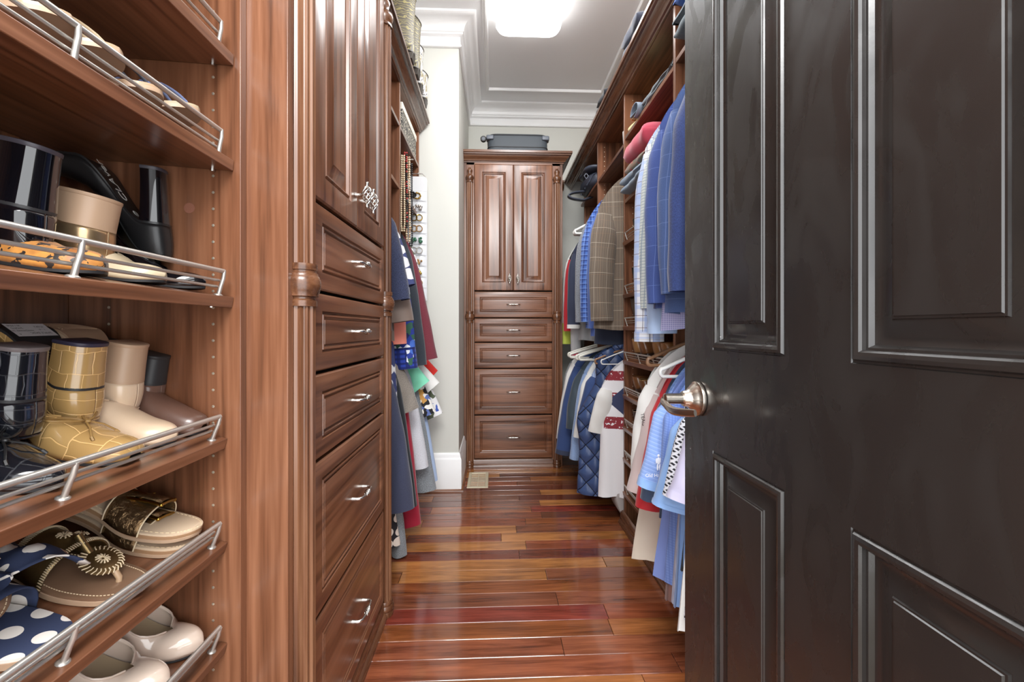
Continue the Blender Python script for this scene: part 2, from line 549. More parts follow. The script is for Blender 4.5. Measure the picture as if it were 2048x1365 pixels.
def tower(name, label, loc, rz, W, D, s, crown_ret=(True, True), group=None):
    root = thing(name, label, 'cabinet', loc, rz, group)
    t = .019
    bx('side_panel', (0, t, .0, D, 0, 2.318), WZ, root)
    bx('side_panel', (W - t, W, .0, D, 0, 2.318), WZ, root)
    bx('back_panel', (t, W - t, D - .008, D, .05, 2.318), WZ, root)
    bx('top_panel', (t, W - t, .0, D - .008, 2.300, 2.318), WX, root)
    bx('deck', (-.0, W, -.03, D, 2.392, 2.405), WX, root)
    # face frame
    bx('stile', (t, s - .002, 0, .02, .0, 2.318), WZ, root)
    bx('stile', (W - s + .002, W - t, 0, .02, .0, 2.318), WZ, root)
    bx('face_rail', (s, W - s, -.006, .015, 2.304, 2.318), WX, root)
    bx('interior_backing', (s - .002, W - s + .002, .016, .022, .05, 2.302), BLACKP, root, 0)
    # crown
    pr = [(-o, 2.316 + z) for o, z in CROWN]
    mb = MB()
    e0, e1 = (1 if crown_ret[0] else 0), (1 if crown_ret[1] else 0)
    rows = []
    if e0:
        rows.append([(-o, D, 2.316 + z) for o, z in CROWN])
    rows.append([(-o * e0, -o, 2.316 + z) for o, z in CROWN])
    rows.append([(W + o * e1, -o, 2.316 + z) for o, z in CROWN])
    if e1:
        rows.append([(W + o, D, 2.316 + z) for o, z in CROWN])
    mb.grid(rows, True, True, True)
    mb.build('crown_moulding', WM, root, 35)
    # base moulding
    mb = MB()
    mb.prism([(-.001, 0), (-.026, 0), (-.026, .012), (-.022, .020), (-.016, .024), (-.014, .056), (-.008, .064), (-.001, .068)], s - .006, W - s + .006, 'yz')
    mb.build('base_moulding', WM, root, 35)
    # columns
    prof = [(.012, .0), (.032, .0), (.033, .012), (.030, .018), (.0335, .024), (.0335, .034), (.029, .040), (.031, .048), (.027, .056)]
    for cx_ in (s * .5 + .004, W - s * .5 - .004):
        c = (cx_, -.008, 0)
        sh = MB().lathe([(.0255, .056), (.0255, 1.10)], c, 'z', 72, 12, .004)
        sh.lathe([(.0255, 1.185), (.0245, 2.165)], c, 'z', 72, 12, .004)
        col = sh.build('column', WC, root, 50)
        MB().lathe(prof, c, 'z', 32).build('column_base', WM, col, 45)
        MB().lathe([(.012, 1.098), (.0285, 1.098), (.0285, 1.110), (.025, 1.113), (.025, 1.117), (.0315, 1.119), (.0315, 1.123), (.034, 1.130), (.0365, 1.142), (.036, 1.152), (.033, 1.160), (.0305, 1.163), (.0305, 1.167), (.027, 1.169), (.027, 1.173), (.029, 1.174), (.029, 1.187), (.012, 1.187)], c, 'z', 36).build('column_collar', WM, col, 40)
        MB().lathe([(.012, 2.163), (.028, 2.163), (.028, 2.172), (.024, 2.176), (.027, 2.182), (.032, 2.196), (.030, 2.210), (.020, 2.218), (.016, 2.228), (.018, 2.240), (.0215, 2.252), (.017, 2.262), (.008, 2.268), (.010, 2.274), (.001, 2.278)], c, 'z', 28).build('column_finial', WM, col, 45)
    zr = [(.072, .395), (.404, .748), (.756, .947), (.955, 1.132), (1.140, 1.335)]
    pm = None
    for (a, b) in zr:
        d = MB().rings(W - 2 * s, b - a, DRPROF)
        dr = d.build('drawer', WX, root, 28, loc=(s, 0, a))
        if pm is None:
            h = pull().build('pull_handle', CHROME, dr, 60, loc=((W - 2 * s) / 2, -.0165, (b - a) / 2))
            pm = h.data
        else:
            h = bpy.data.objects.new('pull_handle', pm)
            COL.objects.link(h)
            h.parent = dr
            h.location = ((W - 2 * s) / 2, -.0165, (b - a) / 2)
    dw = (W - 2 * s) / 2 - .001
    for i in (0, 1):
        d = MB().rings(dw, 2.300 - 1.345, DOPROF)
        dr = d.build('cabinet_door', WZ, root, 28, loc=(s + i * (dw + .002), 0, 1.345))
        cage().build('cage_knob', CHROME, dr, 60, loc=((dw - .03) if i == 0 else .03, -.017, .085))
    return root
tower('cabinet_tower', 'tall walnut cabinet with fluted columns beside the rack of women\'s shoes', (-.412, .872, 0), R(90), .765, .55, .085, (False, False))
tower('cabinet_tower', 'tall walnut cabinet facing straight down the closet with a suitcase on top', (-.228, 3.25, 0), 0, .752, .595, .080, (False, True))

# ---------------------------------------------------------------- open shelving: helpers in world coordinates
def wbx(name, dims, mat, root, bevel=.0012):
    l = root.location
    return bx(name, (dims[0] - l.x, dims[1] - l.x, dims[2] - l.y, dims[3] - l.y, dims[4] - l.z, dims[5] - l.z), mat, root, bevel)
def pins(root, x, y, ny, z0, z1, step=.032):
    """shelf-pin sockets up a panel face at (x, y) facing ny along Y"""
    mb = MB()
    z = z0
    while z < z1:
        mb.lathe([(.0005, -.0012 * ny), (.0022, -.001 * ny), (.0028, .0006 * ny), (.0012, .001 * ny), (.0004, .001 * ny)], (x - root.location.x, y - root.location.y, z - root.location.z), 'y', 8)
        z += step
    o = mb.build('shelf_pin_sockets', PLUG, root, 40)
    o['kind'] = 'stuff'
    return o
def fence(shelf, y0, y1, posts, sx, r=.0042, hgt=.046, met=NICKEL):
    """three-rod gallery rail at the front of a shelf; local x = towards the back * sx, front edge at 0"""
    for (h, off, rr) in ((hgt, .012, r), (hgt * .60, .018, r * .62), (hgt * .34, .020, r * .62)):
        MB().tube([(sx * off, y0, h), (sx * off, y1, h)], rr, 8).build('rail', met, shelf, 60)
    for py in posts:
        pts = [(sx * .014, py, -.001), (sx * .013, py, .003), (sx * .0115, py, hgt * .4), (sx * .0095, py, hgt * .7), (sx * .010, py, hgt + r * .3)]
        mb = MB().tube(pts, [r * .95, r * .9, r * .82, r * .82, r * .75], 8)
        mb.lathe([(r * 1.8, 0), (r * 1.8, .0012), (r * 1.1, .003)], (sx * .014, py, 0), 'z', 12)
        mb.build('rail_post', met, shelf, 60)

# ---- shoe rack in the left foreground
RX, RB, RY0, RY1 = -.505, -.815, .06, .872
rack = thing('shoe_rack', 'walnut shelving with metal rails full of women\'s shoes', 'shelving', (RX, RY0, 0))
wbx('side_panel', (RB, RX + .012, RY1 - .0195, RY1 - .0005, 0, 2.40), WZ, rack)
wbx('side_panel', (RB, RX + .012, RY0 - .019, RY0, 0, 2.40), WZ, rack)
wbx('back_panel', (RB - .008, RB, RY0 - .019, RY1, 0, 2.40), WZ, rack, 0)
pins(rack, RX - .040, RY1 - .0195, -1, .10, 2.3)
pins(rack, RX - .235, RY1 - .0195, -1, .10, 2.3)
MB().lathe([(.0005, -.0006), (.010, -.0005), (.0102, .0002)], (-.085, RY1 - .0198 - RY0, 1.285), 'y', 24).build('cover_cap', plain('tan_cap', srgb(140, 92, 74), .45), rack)
SHELF = {}
for key, zt, sl, fx in (('top', 1.83, .0, 0), ('A', 1.583, .05, 0), ('B', 1.378, .07, 0), ('C', 1.112, .17, 0), ('D', .838, .27, -.012), ('E', .636, .27, -.012), ('F', .440, .27, -.012), ('G', .235, .27, -.012)):
    th = math.atan(sl)
    dep = (RX + fx - RB - .006) / math.cos(th)
    o = MB().box(-dep, 0, .001, RY1 - .020 - RY0 - .001, -.021, 0).build('shelf', WYA, rack, 35, .0012)
    o.location = (fx, 0, zt)
    o.rotation_euler = (0, th, 0)
    fence(o, .02, RY1 - RY0 - .045, [.20, .488, .765], -1)
    mb = MB()
    for yy in (.006, RY1 - RY0 - .0265):
        mb.lathe([(.004, -.026), (.004, -.0205)], (-.035, yy, 0), 'z', 8)
    mb.build('shelf_pin', CHROME, o, 40)
    SHELF[key] = Matrix.Translation((RX + fx, 0, zt)) @ Matrix.Rotation(th, 4, 'Y')
bx('plinth', (-.29, -.02, 0, RY1 - RY0 - .02, 0, .06), WYA, rack)

# ---- hanging unit on the left, behind the cabinet
LX = -.48
lu = thing('closet_unit', 'walnut shelf unit with crown and hanging dresses, on the left beyond the slanted cabinet', 'shelving', (LX, 1.66, 0))
for y0, z0 in ((1.648, 0.0), (2.195, 0), (2.745, 1.10)):
    wbx('upright_panel', (XL + .002, LX, y0, y0 + .019, z0, 2.318), WZ, lu)
pins(lu, LX - .05, 2.195, -1, 1.2, 2.3)
pins(lu, LX - .05, 2.745, -1, 1.2, 2.3)
for (a, b) in ((1.668, 2.194), (2.215, 2.744)):
    wbx('shelf', (XL + .002, LX - .002, a, b, 2.085, 2.104), WYA, lu)
    wbx('shelf', (XL + .002, LX - .002, a, b, 1.765, 1.784), WYA, lu)
    wbx('back_panel', (XL + .001, XL + .008, a, b, .05, 2.315), WZ, lu, 0)
    for rz_ in (1.70, .985):
        o = MB().tube([(-.70 - LX, a - 1.66, rz_), (-.70 - LX, b - 1.66, rz_)], .0125, 12).build('hanging_rod', CHROME, lu, 60)
wbx('deck', (XL + .002, LX + .05, 1.645, 2.766, 2.392, 2.405), WYA, lu)
wbx('top_panel', (XL + .002, LX, 1.648, 2.764, 2.312, 2.330), WYA, lu)
rows = [[(o, 1.645 - 1.66, 2.316 + z) for o, z in CROWN], [(o, 2.766 + o * .0 - 1.66, 2.316 + z) for o, z in CROWN]]
WMY = wood('walnut_moulding_along_y', 'y', (.052, .019, .009), (.125, .05, .023), (.21, .095, .047), .26)
mb = MB()
mb.grid(rows, True, True, True)
mb.build('crown_moulding', WMY, lu, 35)

# ---- units along the right
UX, RODX = .70, .80
ru = thing('closet_unit', 'walnut shelf unit with long crown along the right side holding shirts and jackets', 'shelving', (UX, 2.28, 0))
for y0 in (.86, 1.622, 2.262, 2.852, 3.42):
    wbx('upright_panel', (UX if y0 < 3.4 else UX + .03, XR - .002, y0, y0 + .019, 0, 2.312), WZ, ru)
for y0 in (1.622 + .019, 2.262 + .019, 2.852 + .019):
    pins(ru, UX + .045, y0, 1, .2, 2.3)
for y0 in (1.622, 2.262, 2.852):
    pins(ru, UX + .045, y0, -1, .2, 2.3)
for (a, b, zz) in ((.880, 1.621, (2.098,)), (1.642, 2.261, (2.085, 1.745)), (2.282, 2.851, (2.058,)), (2.872, 3.419, (2.058,))):
    for z in zz:
        wbx('shelf', (UX + .002, XR - .002, a, b, z - .019, z), WYA, ru)
    wbx('back_panel', (XR - .009, XR - .002, a, b, .05, 2.315), WZ, ru, 0)
for (a, b) in ((.880, 1.621), (2.282, 2.851), (2.872, 3.419)):
    for rz_ in (1.975, 1.0):
        MB().tube([(RODX - UX, a - 2.28, rz_), (RODX - UX, b - 2.28, rz_)], .0125, 12).build('hanging_rod', CHROME, ru, 60)
wbx('deck', (UX - .045, XR - .002, .86, 3.846, 2.392, 2.405), WYA, ru)
wbx('top_panel', (UX + .001, XR - .002, .86, 3.44, 2.312, 2.330), WYA, ru)
mb = MB()
mb.grid([[(-o, .86 - 2.28, 2.316 + z) for o, z in CROWN], [(-o, 3.842 - 2.28, 2.316 + z) for o, z in CROWN]], True, True, True)
mb.build('crown_moulding', WMY, ru, 35)
mb = MB()
mb.grid([[(.60 - UX, 3.848 - o - 2.28, 2.305 + z) for o, z in CROWN], [(UX - .07 - UX, 3.848 - o - 2.28, 2.305 + z) for o, z in CROWN]], True, True, True)
mb.build('cleat_moulding', WM, ru, 35)
mb = MB()
mb.grid([[(-o, 1.61 - 2.28, z) for o, z in ((-.002, 0), (.026, 0), (.026, .012), (.022, .020), (.016, .024), (.014, .056), (.008, .064), (-.002, .068))],
         [(-o, 2.29 - 2.28, z) for o, z in ((-.002, 0), (.026, 0), (.026, .012), (.022, .020), (.016, .024), (.014, .056), (.008, .064), (-.002, .068))]], True, True, True)
mb.build('base_moulding', WMY, ru, 35)
RSH = []
for zt, sl in ((1.515, .2), (1.235, .2), (1.065, .2), (.885, .2), (.700, .2), (.530, .2), (.362, .2), (.180, .2)):
    th = math.atan(sl)
    o = MB().box(0, .36, 1.643 - 2.28, 2.260 - 2.28, -.021, 0).build('shoe_shelf', WYA, ru, 35, .0012)
    o.location = (-.012, 0, zt)
    o.rotation_euler = (0, -th, 0)
    fence(o, 1.66 - 2.28, 2.235 - 2.28, [2.215 - 2.28, 2.02 - 2.28, 1.83 - 2.28, 1.68 - 2.28], 1, .0036, .042)
    RSH.append(Matrix.Translation((UX - .012, 0, zt)) @ Matrix.Rotation(-th, 4, 'Y'))
# ================================================================ shoes
def lettering(body, size, mat, parent, M, name='lettering', extrude=.0002):
    cu = bpy.data.curves.new('tmp_text', 'FONT')
    cu.body = body
    cu.size = size
    cu.align_x, cu.align_y = 'CENTER', 'CENTER'
    cu.extrude = extrude
    t = bpy.data.objects.new('tmp_text', cu)
    COL.objects.link(t)
    me = bpy.data.meshes.new_from_object(t.evaluated_get(bpy.context.evaluated_depsgraph_get()))
    bpy.data.objects.remove(t)
    me.materials.clear()
    me.materials.append(mat)
    o = bpy.data.objects.new(name, me)
    COL.objects.link(o)
    o.parent = parent
    o.matrix_local = M
    return o

def croc(name, col, dark, rough=.22, sx=46, sy=34):
    m, g, bs = newmat(name)
    uv = g.coord('UV')
    wob = g.vm('ADD', uv, g.vm('MULTIPLY', g.n('TexNoise', None, 1, Vector=uv, Scale=35.0, Detail=1.0), (.010, .010, 0)))
    br = g.n('TexBrick', None, None, Vector=wob, Scale=1.0, **{'Mortar_Size': .0011, 'Mortar_Smooth': .6, 'Brick_Width': 1 / sx, 'Row_Height': 1 / sy})
    fac = br.outputs['Fac']
    g.set(br.inputs['Color1'], (1, 1, 1)); g.set(br.inputs['Color2'], (.6, .6, .6)); g.set(br.inputs['Mortar'], (.8, .8, .8))
    c = g.mix(fac, g.mix(br.outputs['Color'], dark, col), tuple(min(1, a * 1.6 + .02) for a in col))
    P(bs, g, col=c, rough=rough, coat=.6, coatr=.08, normal=g.bump(g.m('SUBTRACT', 1.0, fac), .55, .0012))
    return m
def spots(name, bgc, fg, scale, r, rnd=.35, rough=.8, coat=0.0, which='UV'):
    m, g, bs = newmat(name)
    co = g.coord(which)
    v = g.n('TexVoronoi', {'voronoi_dimensions': '2D'}, 0, Vector=co, Scale=scale, Randomness=rnd)
    fac = g.m('LESS_THAN', v, r)
    P(bs, g, col=g.mix(fac, bgc, fg), rough=rough, coat=coat, normal=g.bump(g.noise(co, 700, 1), .15, .0005))
    return m
def leopard():
    m, g, bs = newmat('leopard_hide')
    co = g.coord('Object')
    a = g.noise(co, 85, 2, .6)
    b = g.noise(g.vm('ADD', co, (3, 1, 2)), 45, 2, .4)
    dark = g.m('GREATER_THAN', a, .56)
    base = g.ramp(b, [(.35, srgb(150, 92, 40)), (.65, srgb(214, 148, 72))])
    P(bs, g, col=g.mix(dark, base, (.02, .014, .012)), rough=.45, sheen=.2)
    return m
def metallic(name, col, crackle=90, rough=.3, b=.5):
    m, g, bs = newmat(name)
    co = g.coord('Object')
    n = g.noise(co, crackle, 4, 1.2, .6)
    P(bs, g, col=g.mix(n, col, tuple(c * .55 for c in col)), rough=rough, metal=.85, normal=g.bump(n, b, .0025))
    return m
M_CROCBLK = croc('black_croc_patent', (.009, .010, .014), (.004, .005, .008), .10)
M_CROCMUS = croc('mustard_croc_leather', srgb(184, 148, 94), srgb(148, 112, 64), .24, 40, 28)
M_PATENT = plain('black_patent', (.004, .004, .006), .06, coat=.8, coatr=.03)
M_BLKLEATHER = plain('black_leather', (.012, .012, .013), .35, bump=.1, bscale=500)
M_BLKRUB = plain('black_rubber', (.022, .022, .024), .5, bump=.1, bscale=200)
M_DKRUB = plain('charcoal_heel_cap', srgb(62, 58, 66), .45)
M_TAN = plain('tan_heel_stack', srgb(182, 152, 126), .45)
M_NUDE = plain('beige_leather', srgb(218, 192, 164), .28, coat=.4, bump=.05, bscale=300)
M_NUDEPAT = plain('nude_patent', srgb(216, 196, 180), .10, coat=.9, coatr=.04)
M_BROWN = plain('brown_burnished_leather', srgb(112, 82, 70), .32, coat=.3, vary=.5)
M_GOLD = metallic('pale_gold_leather', srgb(206, 176, 136), 30, .28, .12)
M_BRONZE = metallic('bronze_leather', srgb(150, 126, 86), 40, .34, .2)
M_FOIL = metallic('crinkled_bronze_foil', srgb(150, 120, 86), 130, .26, 1.0)
M_FOOTBED = plain('tan_leather_footbed', srgb(196, 162, 128), .4, coat=.3, vary=.5)
M_SLIDEBED = plain('pale_leather_footbed', srgb(214, 190, 162), .45)
M_WORNBED = plain('worn_bronze_footbed', srgb(150, 116, 92), .25, coat=.5, vary=.8)
M_THREAD = plain('cream_thread', srgb(226, 204, 170), .7)
M_LINING = plain('beige_lining', srgb(176, 158, 130), .6)
M_BRASS = plain('gold_buckle', srgb(196, 158, 76), .2, 1.0)
M_NAVYDOT = spots('navy_canvas_with_white_dots', srgb(44, 54, 84), srgb(232, 224, 216), 27.0, .30, .12)
M_DARKLINE = plain('dark_lining', (.02, .017, .015), .7)
M_COGNAC = plain('cognac_leather', srgb(150, 98, 58), .28, coat=.4, vary=.7)
M_TANLEA = plain('light_tan_leather', srgb(186, 136, 84), .32, coat=.3, vary=.5)
M_GREYBR = plain('weathered_grey_brown_leather', srgb(104, 90, 78), .42, vary=.8)
M_DKBROWN = plain('dark_brown_leather', srgb(72, 48, 38), .34, coat=.3, vary=.5)
M_GREYLEA = plain('grey_suede', srgb(120, 112, 108), .8)
M_LEOP = leopard()

def interp(pts, t):
    for i in range(len(pts) - 1):
        if t <= pts[i + 1][0]:
            a, b = pts[i], pts[i + 1]
            p0 = pts[i - 1] if i > 0 else a
            p3 = pts[i + 2] if i + 2 < len(pts) else b
            u = (t - a[0]) / max(b[0] - a[0], 1e-9)
            d = b[0] - a[0]
            m0 = (b[1] - p0[1]) / max(b[0] - p0[0], 1e-9) * d
            m1 = (p3[1] - a[1]) / max(p3[0] - a[0], 1e-9) * d
            return (2 * u**3 - 3 * u**2 + 1) * a[1] + (u**3 - 2 * u**2 + u) * m0 + (-2 * u**3 + 3 * u**2) * b[1] + (u**3 - u**2) * m1
    return pts[-1][1]
def sstep(a, b, x):
    u = min(max((x - a) / (b - a), 0), 1)
    return u * u * (3 - 2 * u)
TOES = {'round': [(.85, .88), (.92, .70), (.965, .46), (.99, .22), (1, .02)],
        'point': [(.85, .66), (.92, .40), (.97, .20), (.99, .11), (1, .02)],
        'square': [(.85, .92), (.93, .80), (.975, .64), (.992, .5), (1, .3)],
        'almond': [(.85, .80), (.92, .58), (.965, .35), (.99, .16), (1, .02)]}
def outline(toe, wb, wh):
    pts = [(0, 0.0), (.008, .42 * wh), (.03, .70 * wh), (.07, .90 * wh), (.15, wh), (.40, .84 * (wb + wh) / 2), (.55, .93 * wb), (.70, wb)] + [(t, k * wb) for t, k in TOES[toe]]
    return lambda t: max(interp(pts, t), .0004)
def solecurve(h, spring=.008):
    return lambda t: h * (1 - sstep(.16, .66, t)) + spring * max(0, (t - .78) / .22) ** 2

def shoe(name, label, M, L=.245, wb=.039, wh=.029, h=.06, toe='round', throat=.58, vamp=.05, counter=.055, dip=.036, mat=None, solem=None, heelm=None, capm=None,
         liningm=None, heel_t=.24, taper=.86, sole_t=.004, group=None, bow=None, buckle=None, text=None, sticker=None, ridges=False, bindm=None, laces=None, toe_h=.026, cat='shoe', welt=0.0, caph=.006, lean=.18):
    root = thing(name, label, cat, group=group)
    root.matrix_world = M
    w, zs = outline(toe, wb, wh), solecurve(h)
    n, m = 40, 9
    ts = [0.5 - .5 * math.cos(PI * i / n) for i in range(n + 1)]
    tl = lambda t: interp([(0, counter), (.10, counter * .97), (.22, counter * .82), (.38, dip), (throat - .05, dip * 1.05), (throat, vamp * .95), (1, vamp)], t)
    crest = lambda t: interp([(0, counter), (throat - .1, vamp * 1.12), (throat, vamp), (.75, max(vamp * .74, toe_h)), (.88, toe_h * 1.06), (.96, toe_h * .80), (1, toe_h * .35)], t)
    mb = MB()
    edge = {1: [], -1: []}
    for sg in (1, -1):
        rows, uvs = [], []
        for t in ts:
            b = sstep(throat - .075, throat + .005, t)
            q_ = min(max((t - throat + .18) / .18, 0), 1)
            b = 1 - math.sqrt(max(1 - q_ * q_, 0))
            row, uvr = [], []
            for j in range(m + 1):
                s = j / m
                yo, zo = w(t) * (1 + .04 * math.sin(s * PI) - lean * s * s), tl(t) * s
                ya, za = w(t) * max(math.cos(s * PI / 2), 0) ** .72, crest(t) * math.sin(s * PI / 2) ** .92
                y_, z_ = yo + (ya - yo) * b, zo + (za - zo) * b
                if t < .03:
                    y_ = w(t) * (1 - .1 * s)
                row.append((t * L - (.004 * math.sin(s * PI * .8) if t < .1 else 0), sg * y_, zs(t) + z_))
                uvr.append((.30 + sg * s * .075 + .002 * j, t * L))
            rows.append(row)
            uvs.append(uvr)
            if t < throat + .004:
                edge[sg].append(row[-1])
        mb.grid(rows, False, uvs=uvs)
    up = mb.build('upper', mat, root, 60, solid=.0022)
    # merge seam
    import bmesh
    bm = bmesh.new(); bm.from_mesh(up.data)
    bmesh.ops.remove_doubles(bm, verts=bm.verts, dist=.0006)
    bmesh.ops.recalc_face_normals(bm, faces=bm.faces)
    bm.to_mesh(up.data); bm.free()
    loop = edge[1][::-1] + edge[-1][1:]
    MB().tube(loop, .0016, 6, False).build('topline_binding', bindm or mat, root, 60)
    # insole, sole
    rows = [[(t * L, -w(t) * .90, zs(t) + .004), (t * L, w(t) * .90, zs(t) + .004)] for t in ts if t < throat + .22]
    MB().grid(rows).build('insole', liningm or M_LINING, root, 60)
    rows = []
    for t in ts:
        e = w(t) + welt
        rows.append([(t * L + (welt if t > .99 else 0), -e, zs(t) - sole_t), (t * L, -e, zs(t)), (t * L, e, zs(t)), (t * L, e, zs(t) - sole_t)])
    so = MB().grid(rows, True, True, True).build('sole', solem or M_BLKRUB, root, 40)
    if ridges:
        for k in range(9):
            t = .66 + .03 * k
            rows = [(t * L + .006 * (1 - q * q) - .006, w(t) * .9 * q, zs(t) - sole_t - .0002) for q in (-.9, -.6, -.3, 0, .3, .6, .9)]
            MB().tube(rows, .0011, 6).build('tread_ridge', solem, so, 60)
    # heel
    hh = h - sole_t
    if hh > .004:
        tt = [heel_t * (1 - math.cos(PI / 2 * i / 10)) for i in range(11)]
        top = [(t * L, w(t), zs(t) - sole_t + .0004) for t in tt]
        ring = top[::-1] + [(x, -y_, z) for x, y_, z in top[1:]]
        cx_ = heel_t * L * .45
        rows, uvs = [], []
        K = 10
        for i in range(K + 1):
            q = i / K
            k = 1 - (1 - taper) * math.sin(q * PI / 2)
            z1 = caph if hh > .02 else .002
            rows.append([(cx_ + (x - cx_) * k + (.004 * q if h > .05 else 0), y_ * k, (z - z1) * (1 - q) + z1) for x, y_, z in ring])
            uvs.append([(.02 + j * .0078, .4 + q * hh) for j in range(len(ring))])
        he = MB().grid(rows, True, True, True, uvs).build('heel', heelm or mat, root, 50)
        if hh > .02:
            last = rows[-1]
            cen = sum((Vector(p) for p in last), Vector()) / len(last)
            r2 = [[(cen.x + (p[0] - cen.x) * f, cen.y + (p[1] - cen.y) * f, z) for p in last] for f, z in ((1.0, z1 + .0002), (1.03, z1 * .8), (1.03, .0008), (.98, 0))]
            MB().grid(r2, True, True, True).build('heel_cap', capm or M_DKRUB, he, 40)
    if bow:
        bxm, bx0 = bow
        z0 = zs(bx0) + crest(bx0) + .002
        X0 = bx0 * L
        bo = MB()
        for sg in (-1, 1):
            pts = []
            for i in range(13):
                a = i / 12 * PI * 2
                pts.append((X0 - .004 - .012 * math.sin(a) * .7 - .010 * (1 - math.cos(a)), sg * (.002 + .019 * (1 - math.cos(a))), z0 + .003 + .004 * math.sin(a / 2)))
            bo.tube(pts, .0016, 6)
            bo.tube([(X0, sg * .002, z0 + .002), (X0 + .014, sg * .012, z0 - .001), (X0 + .026, sg * .022, z0 - .010)], .0014, 6)
            bo.tube([(X0 + .026, sg * .022, z0 - .010), (X0 + .031, sg * .024, z0 - .014)], .0022, 6)
        bo.sphere((X0, 0, z0 + .003), .005, .004, .003)
        bo.build('bow_lace', bxm, root, 60)
    if buckle:
        bk = MB()
        X0 = (throat + .015) * L
        z0 = zs(throat) + vamp
        rows = []
        for i in range(9):
            a = (i / 8 - .5) * 2
            rows.append([(X0 - .010, a * w(throat) * .98, z0 * 1 - .002 - vamp * .85 * a * a * abs(a)), (X0 + .010, a * w(throat + .06) * .98, z0 - .003 - vamp * .85 * a * a * abs(a))])
        bk.grid(rows)
        st = bk.build('strap', mat, root, 60, solid=.002)
        yb = w(throat) * .90
        fr = [(X0 - .010, yb + .004, z0 - .014), (X0 + .010, yb + .004, z0 - .014), (X0 + .010, yb + .006, z0 - .034), (X0 - .010, yb + .006, z0 - .034), (X0 - .010, yb + .004, z0 - .014)]
        MB().tube(fr, .0016, 6).build('buckle', buckle, st, 40)
    if laces:
        for k in range(4):
            t = throat + .02 + k * .03
            z0 = zs(t) + crest(t)
            MB().tube([(t * L - .004, -.014, z0 - .004), (t * L, 0, z0 + .002), (t * L + .004, .014, z0 - .004)], .0016, 6).build('lace', laces, root, 60)
    def sole_frame(t):
        d = (zs(t + .01) - zs(t - .01)) / (.02 * L)
        tx = Vector((1, 0, d)).normalized()
        nz = Vector((d, 0, -1)).normalized()
        ty = nz.cross(tx)
        o = Vector((t * L, 0, zs(t) - sole_t)) + nz * .0006
        return Matrix(((tx.x, ty.x, nz.x, o.x), (tx.y, ty.y, nz.y, o.y), (tx.z, ty.z, nz.z, o.z), (0, 0, 0, 1)))
    if text:
        for (s_, t, size, off, tm) in text:
            lettering(s_, size, tm, so, sole_frame(t) @ Matrix.Translation((0, off, 0)), 'sole_lettering')
    if sticker:
        t, sw, sl_, lines = sticker
        F = sole_frame(t) @ Matrix.Rotation(R(90), 4, 'Z')
        st = MB().grid([[(-sw / 2, -sl_ / 2, .0002), (sw / 2, -sl_ / 2, .0002)], [(-sw / 2, sl_ / 2, .0002), (sw / 2, sl_ / 2, .0002)]]).build('sole_sticker', plain('sticker_paper', (.70, .68, .69), .5), root, 0)
        st.matrix_local = F
        for (s_, x_, y_, size) in lines:
            lettering(s_, size, M_DARKLINE, st, Matrix.Translation((x_, y_, .0006)), 'sticker_lettering', 0)
    return root

def Trs(x, y, z, rz=0, ry=0, rx=0):
    return Matrix.Translation((x, y, z)) @ Matrix.Rotation(R(rz), 4, 'Z') @ Matrix.Rotation(R(ry), 4, 'Y') @ Matrix.Rotation(R(rx), 4, 'X')
def toe_out(key, y, tip, L, z=.0045, yaw=0, roll=0, pitch=0):
    c, s = math.cos(R(yaw)), math.sin(R(yaw))
    return SHELF[key] @ Trs(tip - L * c, y - L * s * .5, z, yaw, pitch, roll)
def heel_out(key, y, heel, z, yaw=0, pitch=0, roll=0):
    """sole up, toe to the back wall, the heel end at shelf x = heel, its cap at height z"""
    return SHELF[key] @ Trs(heel, y, z, yaw, pitch, roll) @ Matrix.Rotation(PI, 4, 'Y')

# ---- shelf D: four pairs, one shoe of each toe-out, its mate lying sole-up behind
LT = plain('pale_print', (.72, .70, .66), .6)
shoe('heeled_shoe', 'black crocodile-pattern heel lying sole-up at the frame edge, below the black patent pair', heel_out('D', .598, -.130, .158, 4, -5), .178, .038, .030, .072, counter=.048, toe='square', mat=M_CROCBLK, heelm=M_CROCBLK, capm=plain('grey_heel_cap', srgb(112, 104, 104), .45), heel_t=.27, taper=.90, group='pairs on the lace-up shelf')
shoe('heeled_shoe', 'black crocodile-pattern pump with a thin lace bow, toe against the rail', toe_out('D', .552, -.028, .24, .0045, 3), .24, .040, .029, .065, 'almond', throat=.60, vamp=.046, mat=M_CROCBLK, bow=(M_BLKLEATHER, .68), group='pairs on the lace-up shelf')
shoe('heeled_shoe', 'mustard crocodile-pattern block heel lying sole-up with a white size sticker', heel_out('D', .688, -.132, .160, 3, -4), .178, .039, .031, .072, 'square', counter=.048, mat=M_CROCMUS, heelm=M_CROCMUS, capm=plain('navy_heel_cap', srgb(52, 48, 66), .45), solem=M_BLKRUB, heel_t=.27, taper=.92, group='pairs on the lace-up shelf',
     sticker=(.60, .060, .030, [('SIMPLE BASIC', -.008, .008, .0055), ('1 - 6', -.016, .000, .005), ('M-BK2', -.016, -.007, .005), ('HARDWARE 7A', .014, .002, .0045), ('SHORTS', .018, -.004, .0045), ('20 1 MNB', .018, -.010, .0045), ('4', .024, .010, .005)]),
     text=[('7 6', .42, .006, 0, LT), ('leather lining', .35, .005, 0, LT)])
shoe('heeled_shoe', 'mustard crocodile-pattern pump with a matching lace bow, toe against the rail', toe_out('D', .660, -.030, .24, .0045, 5), .24, .041, .029, .065, 'square', throat=.60, vamp=.046, mat=M_CROCMUS, bow=(plain('mustard_lace', srgb(150, 116, 66), .5), .68), group='pairs on the lace-up shelf', toe_h=.028)
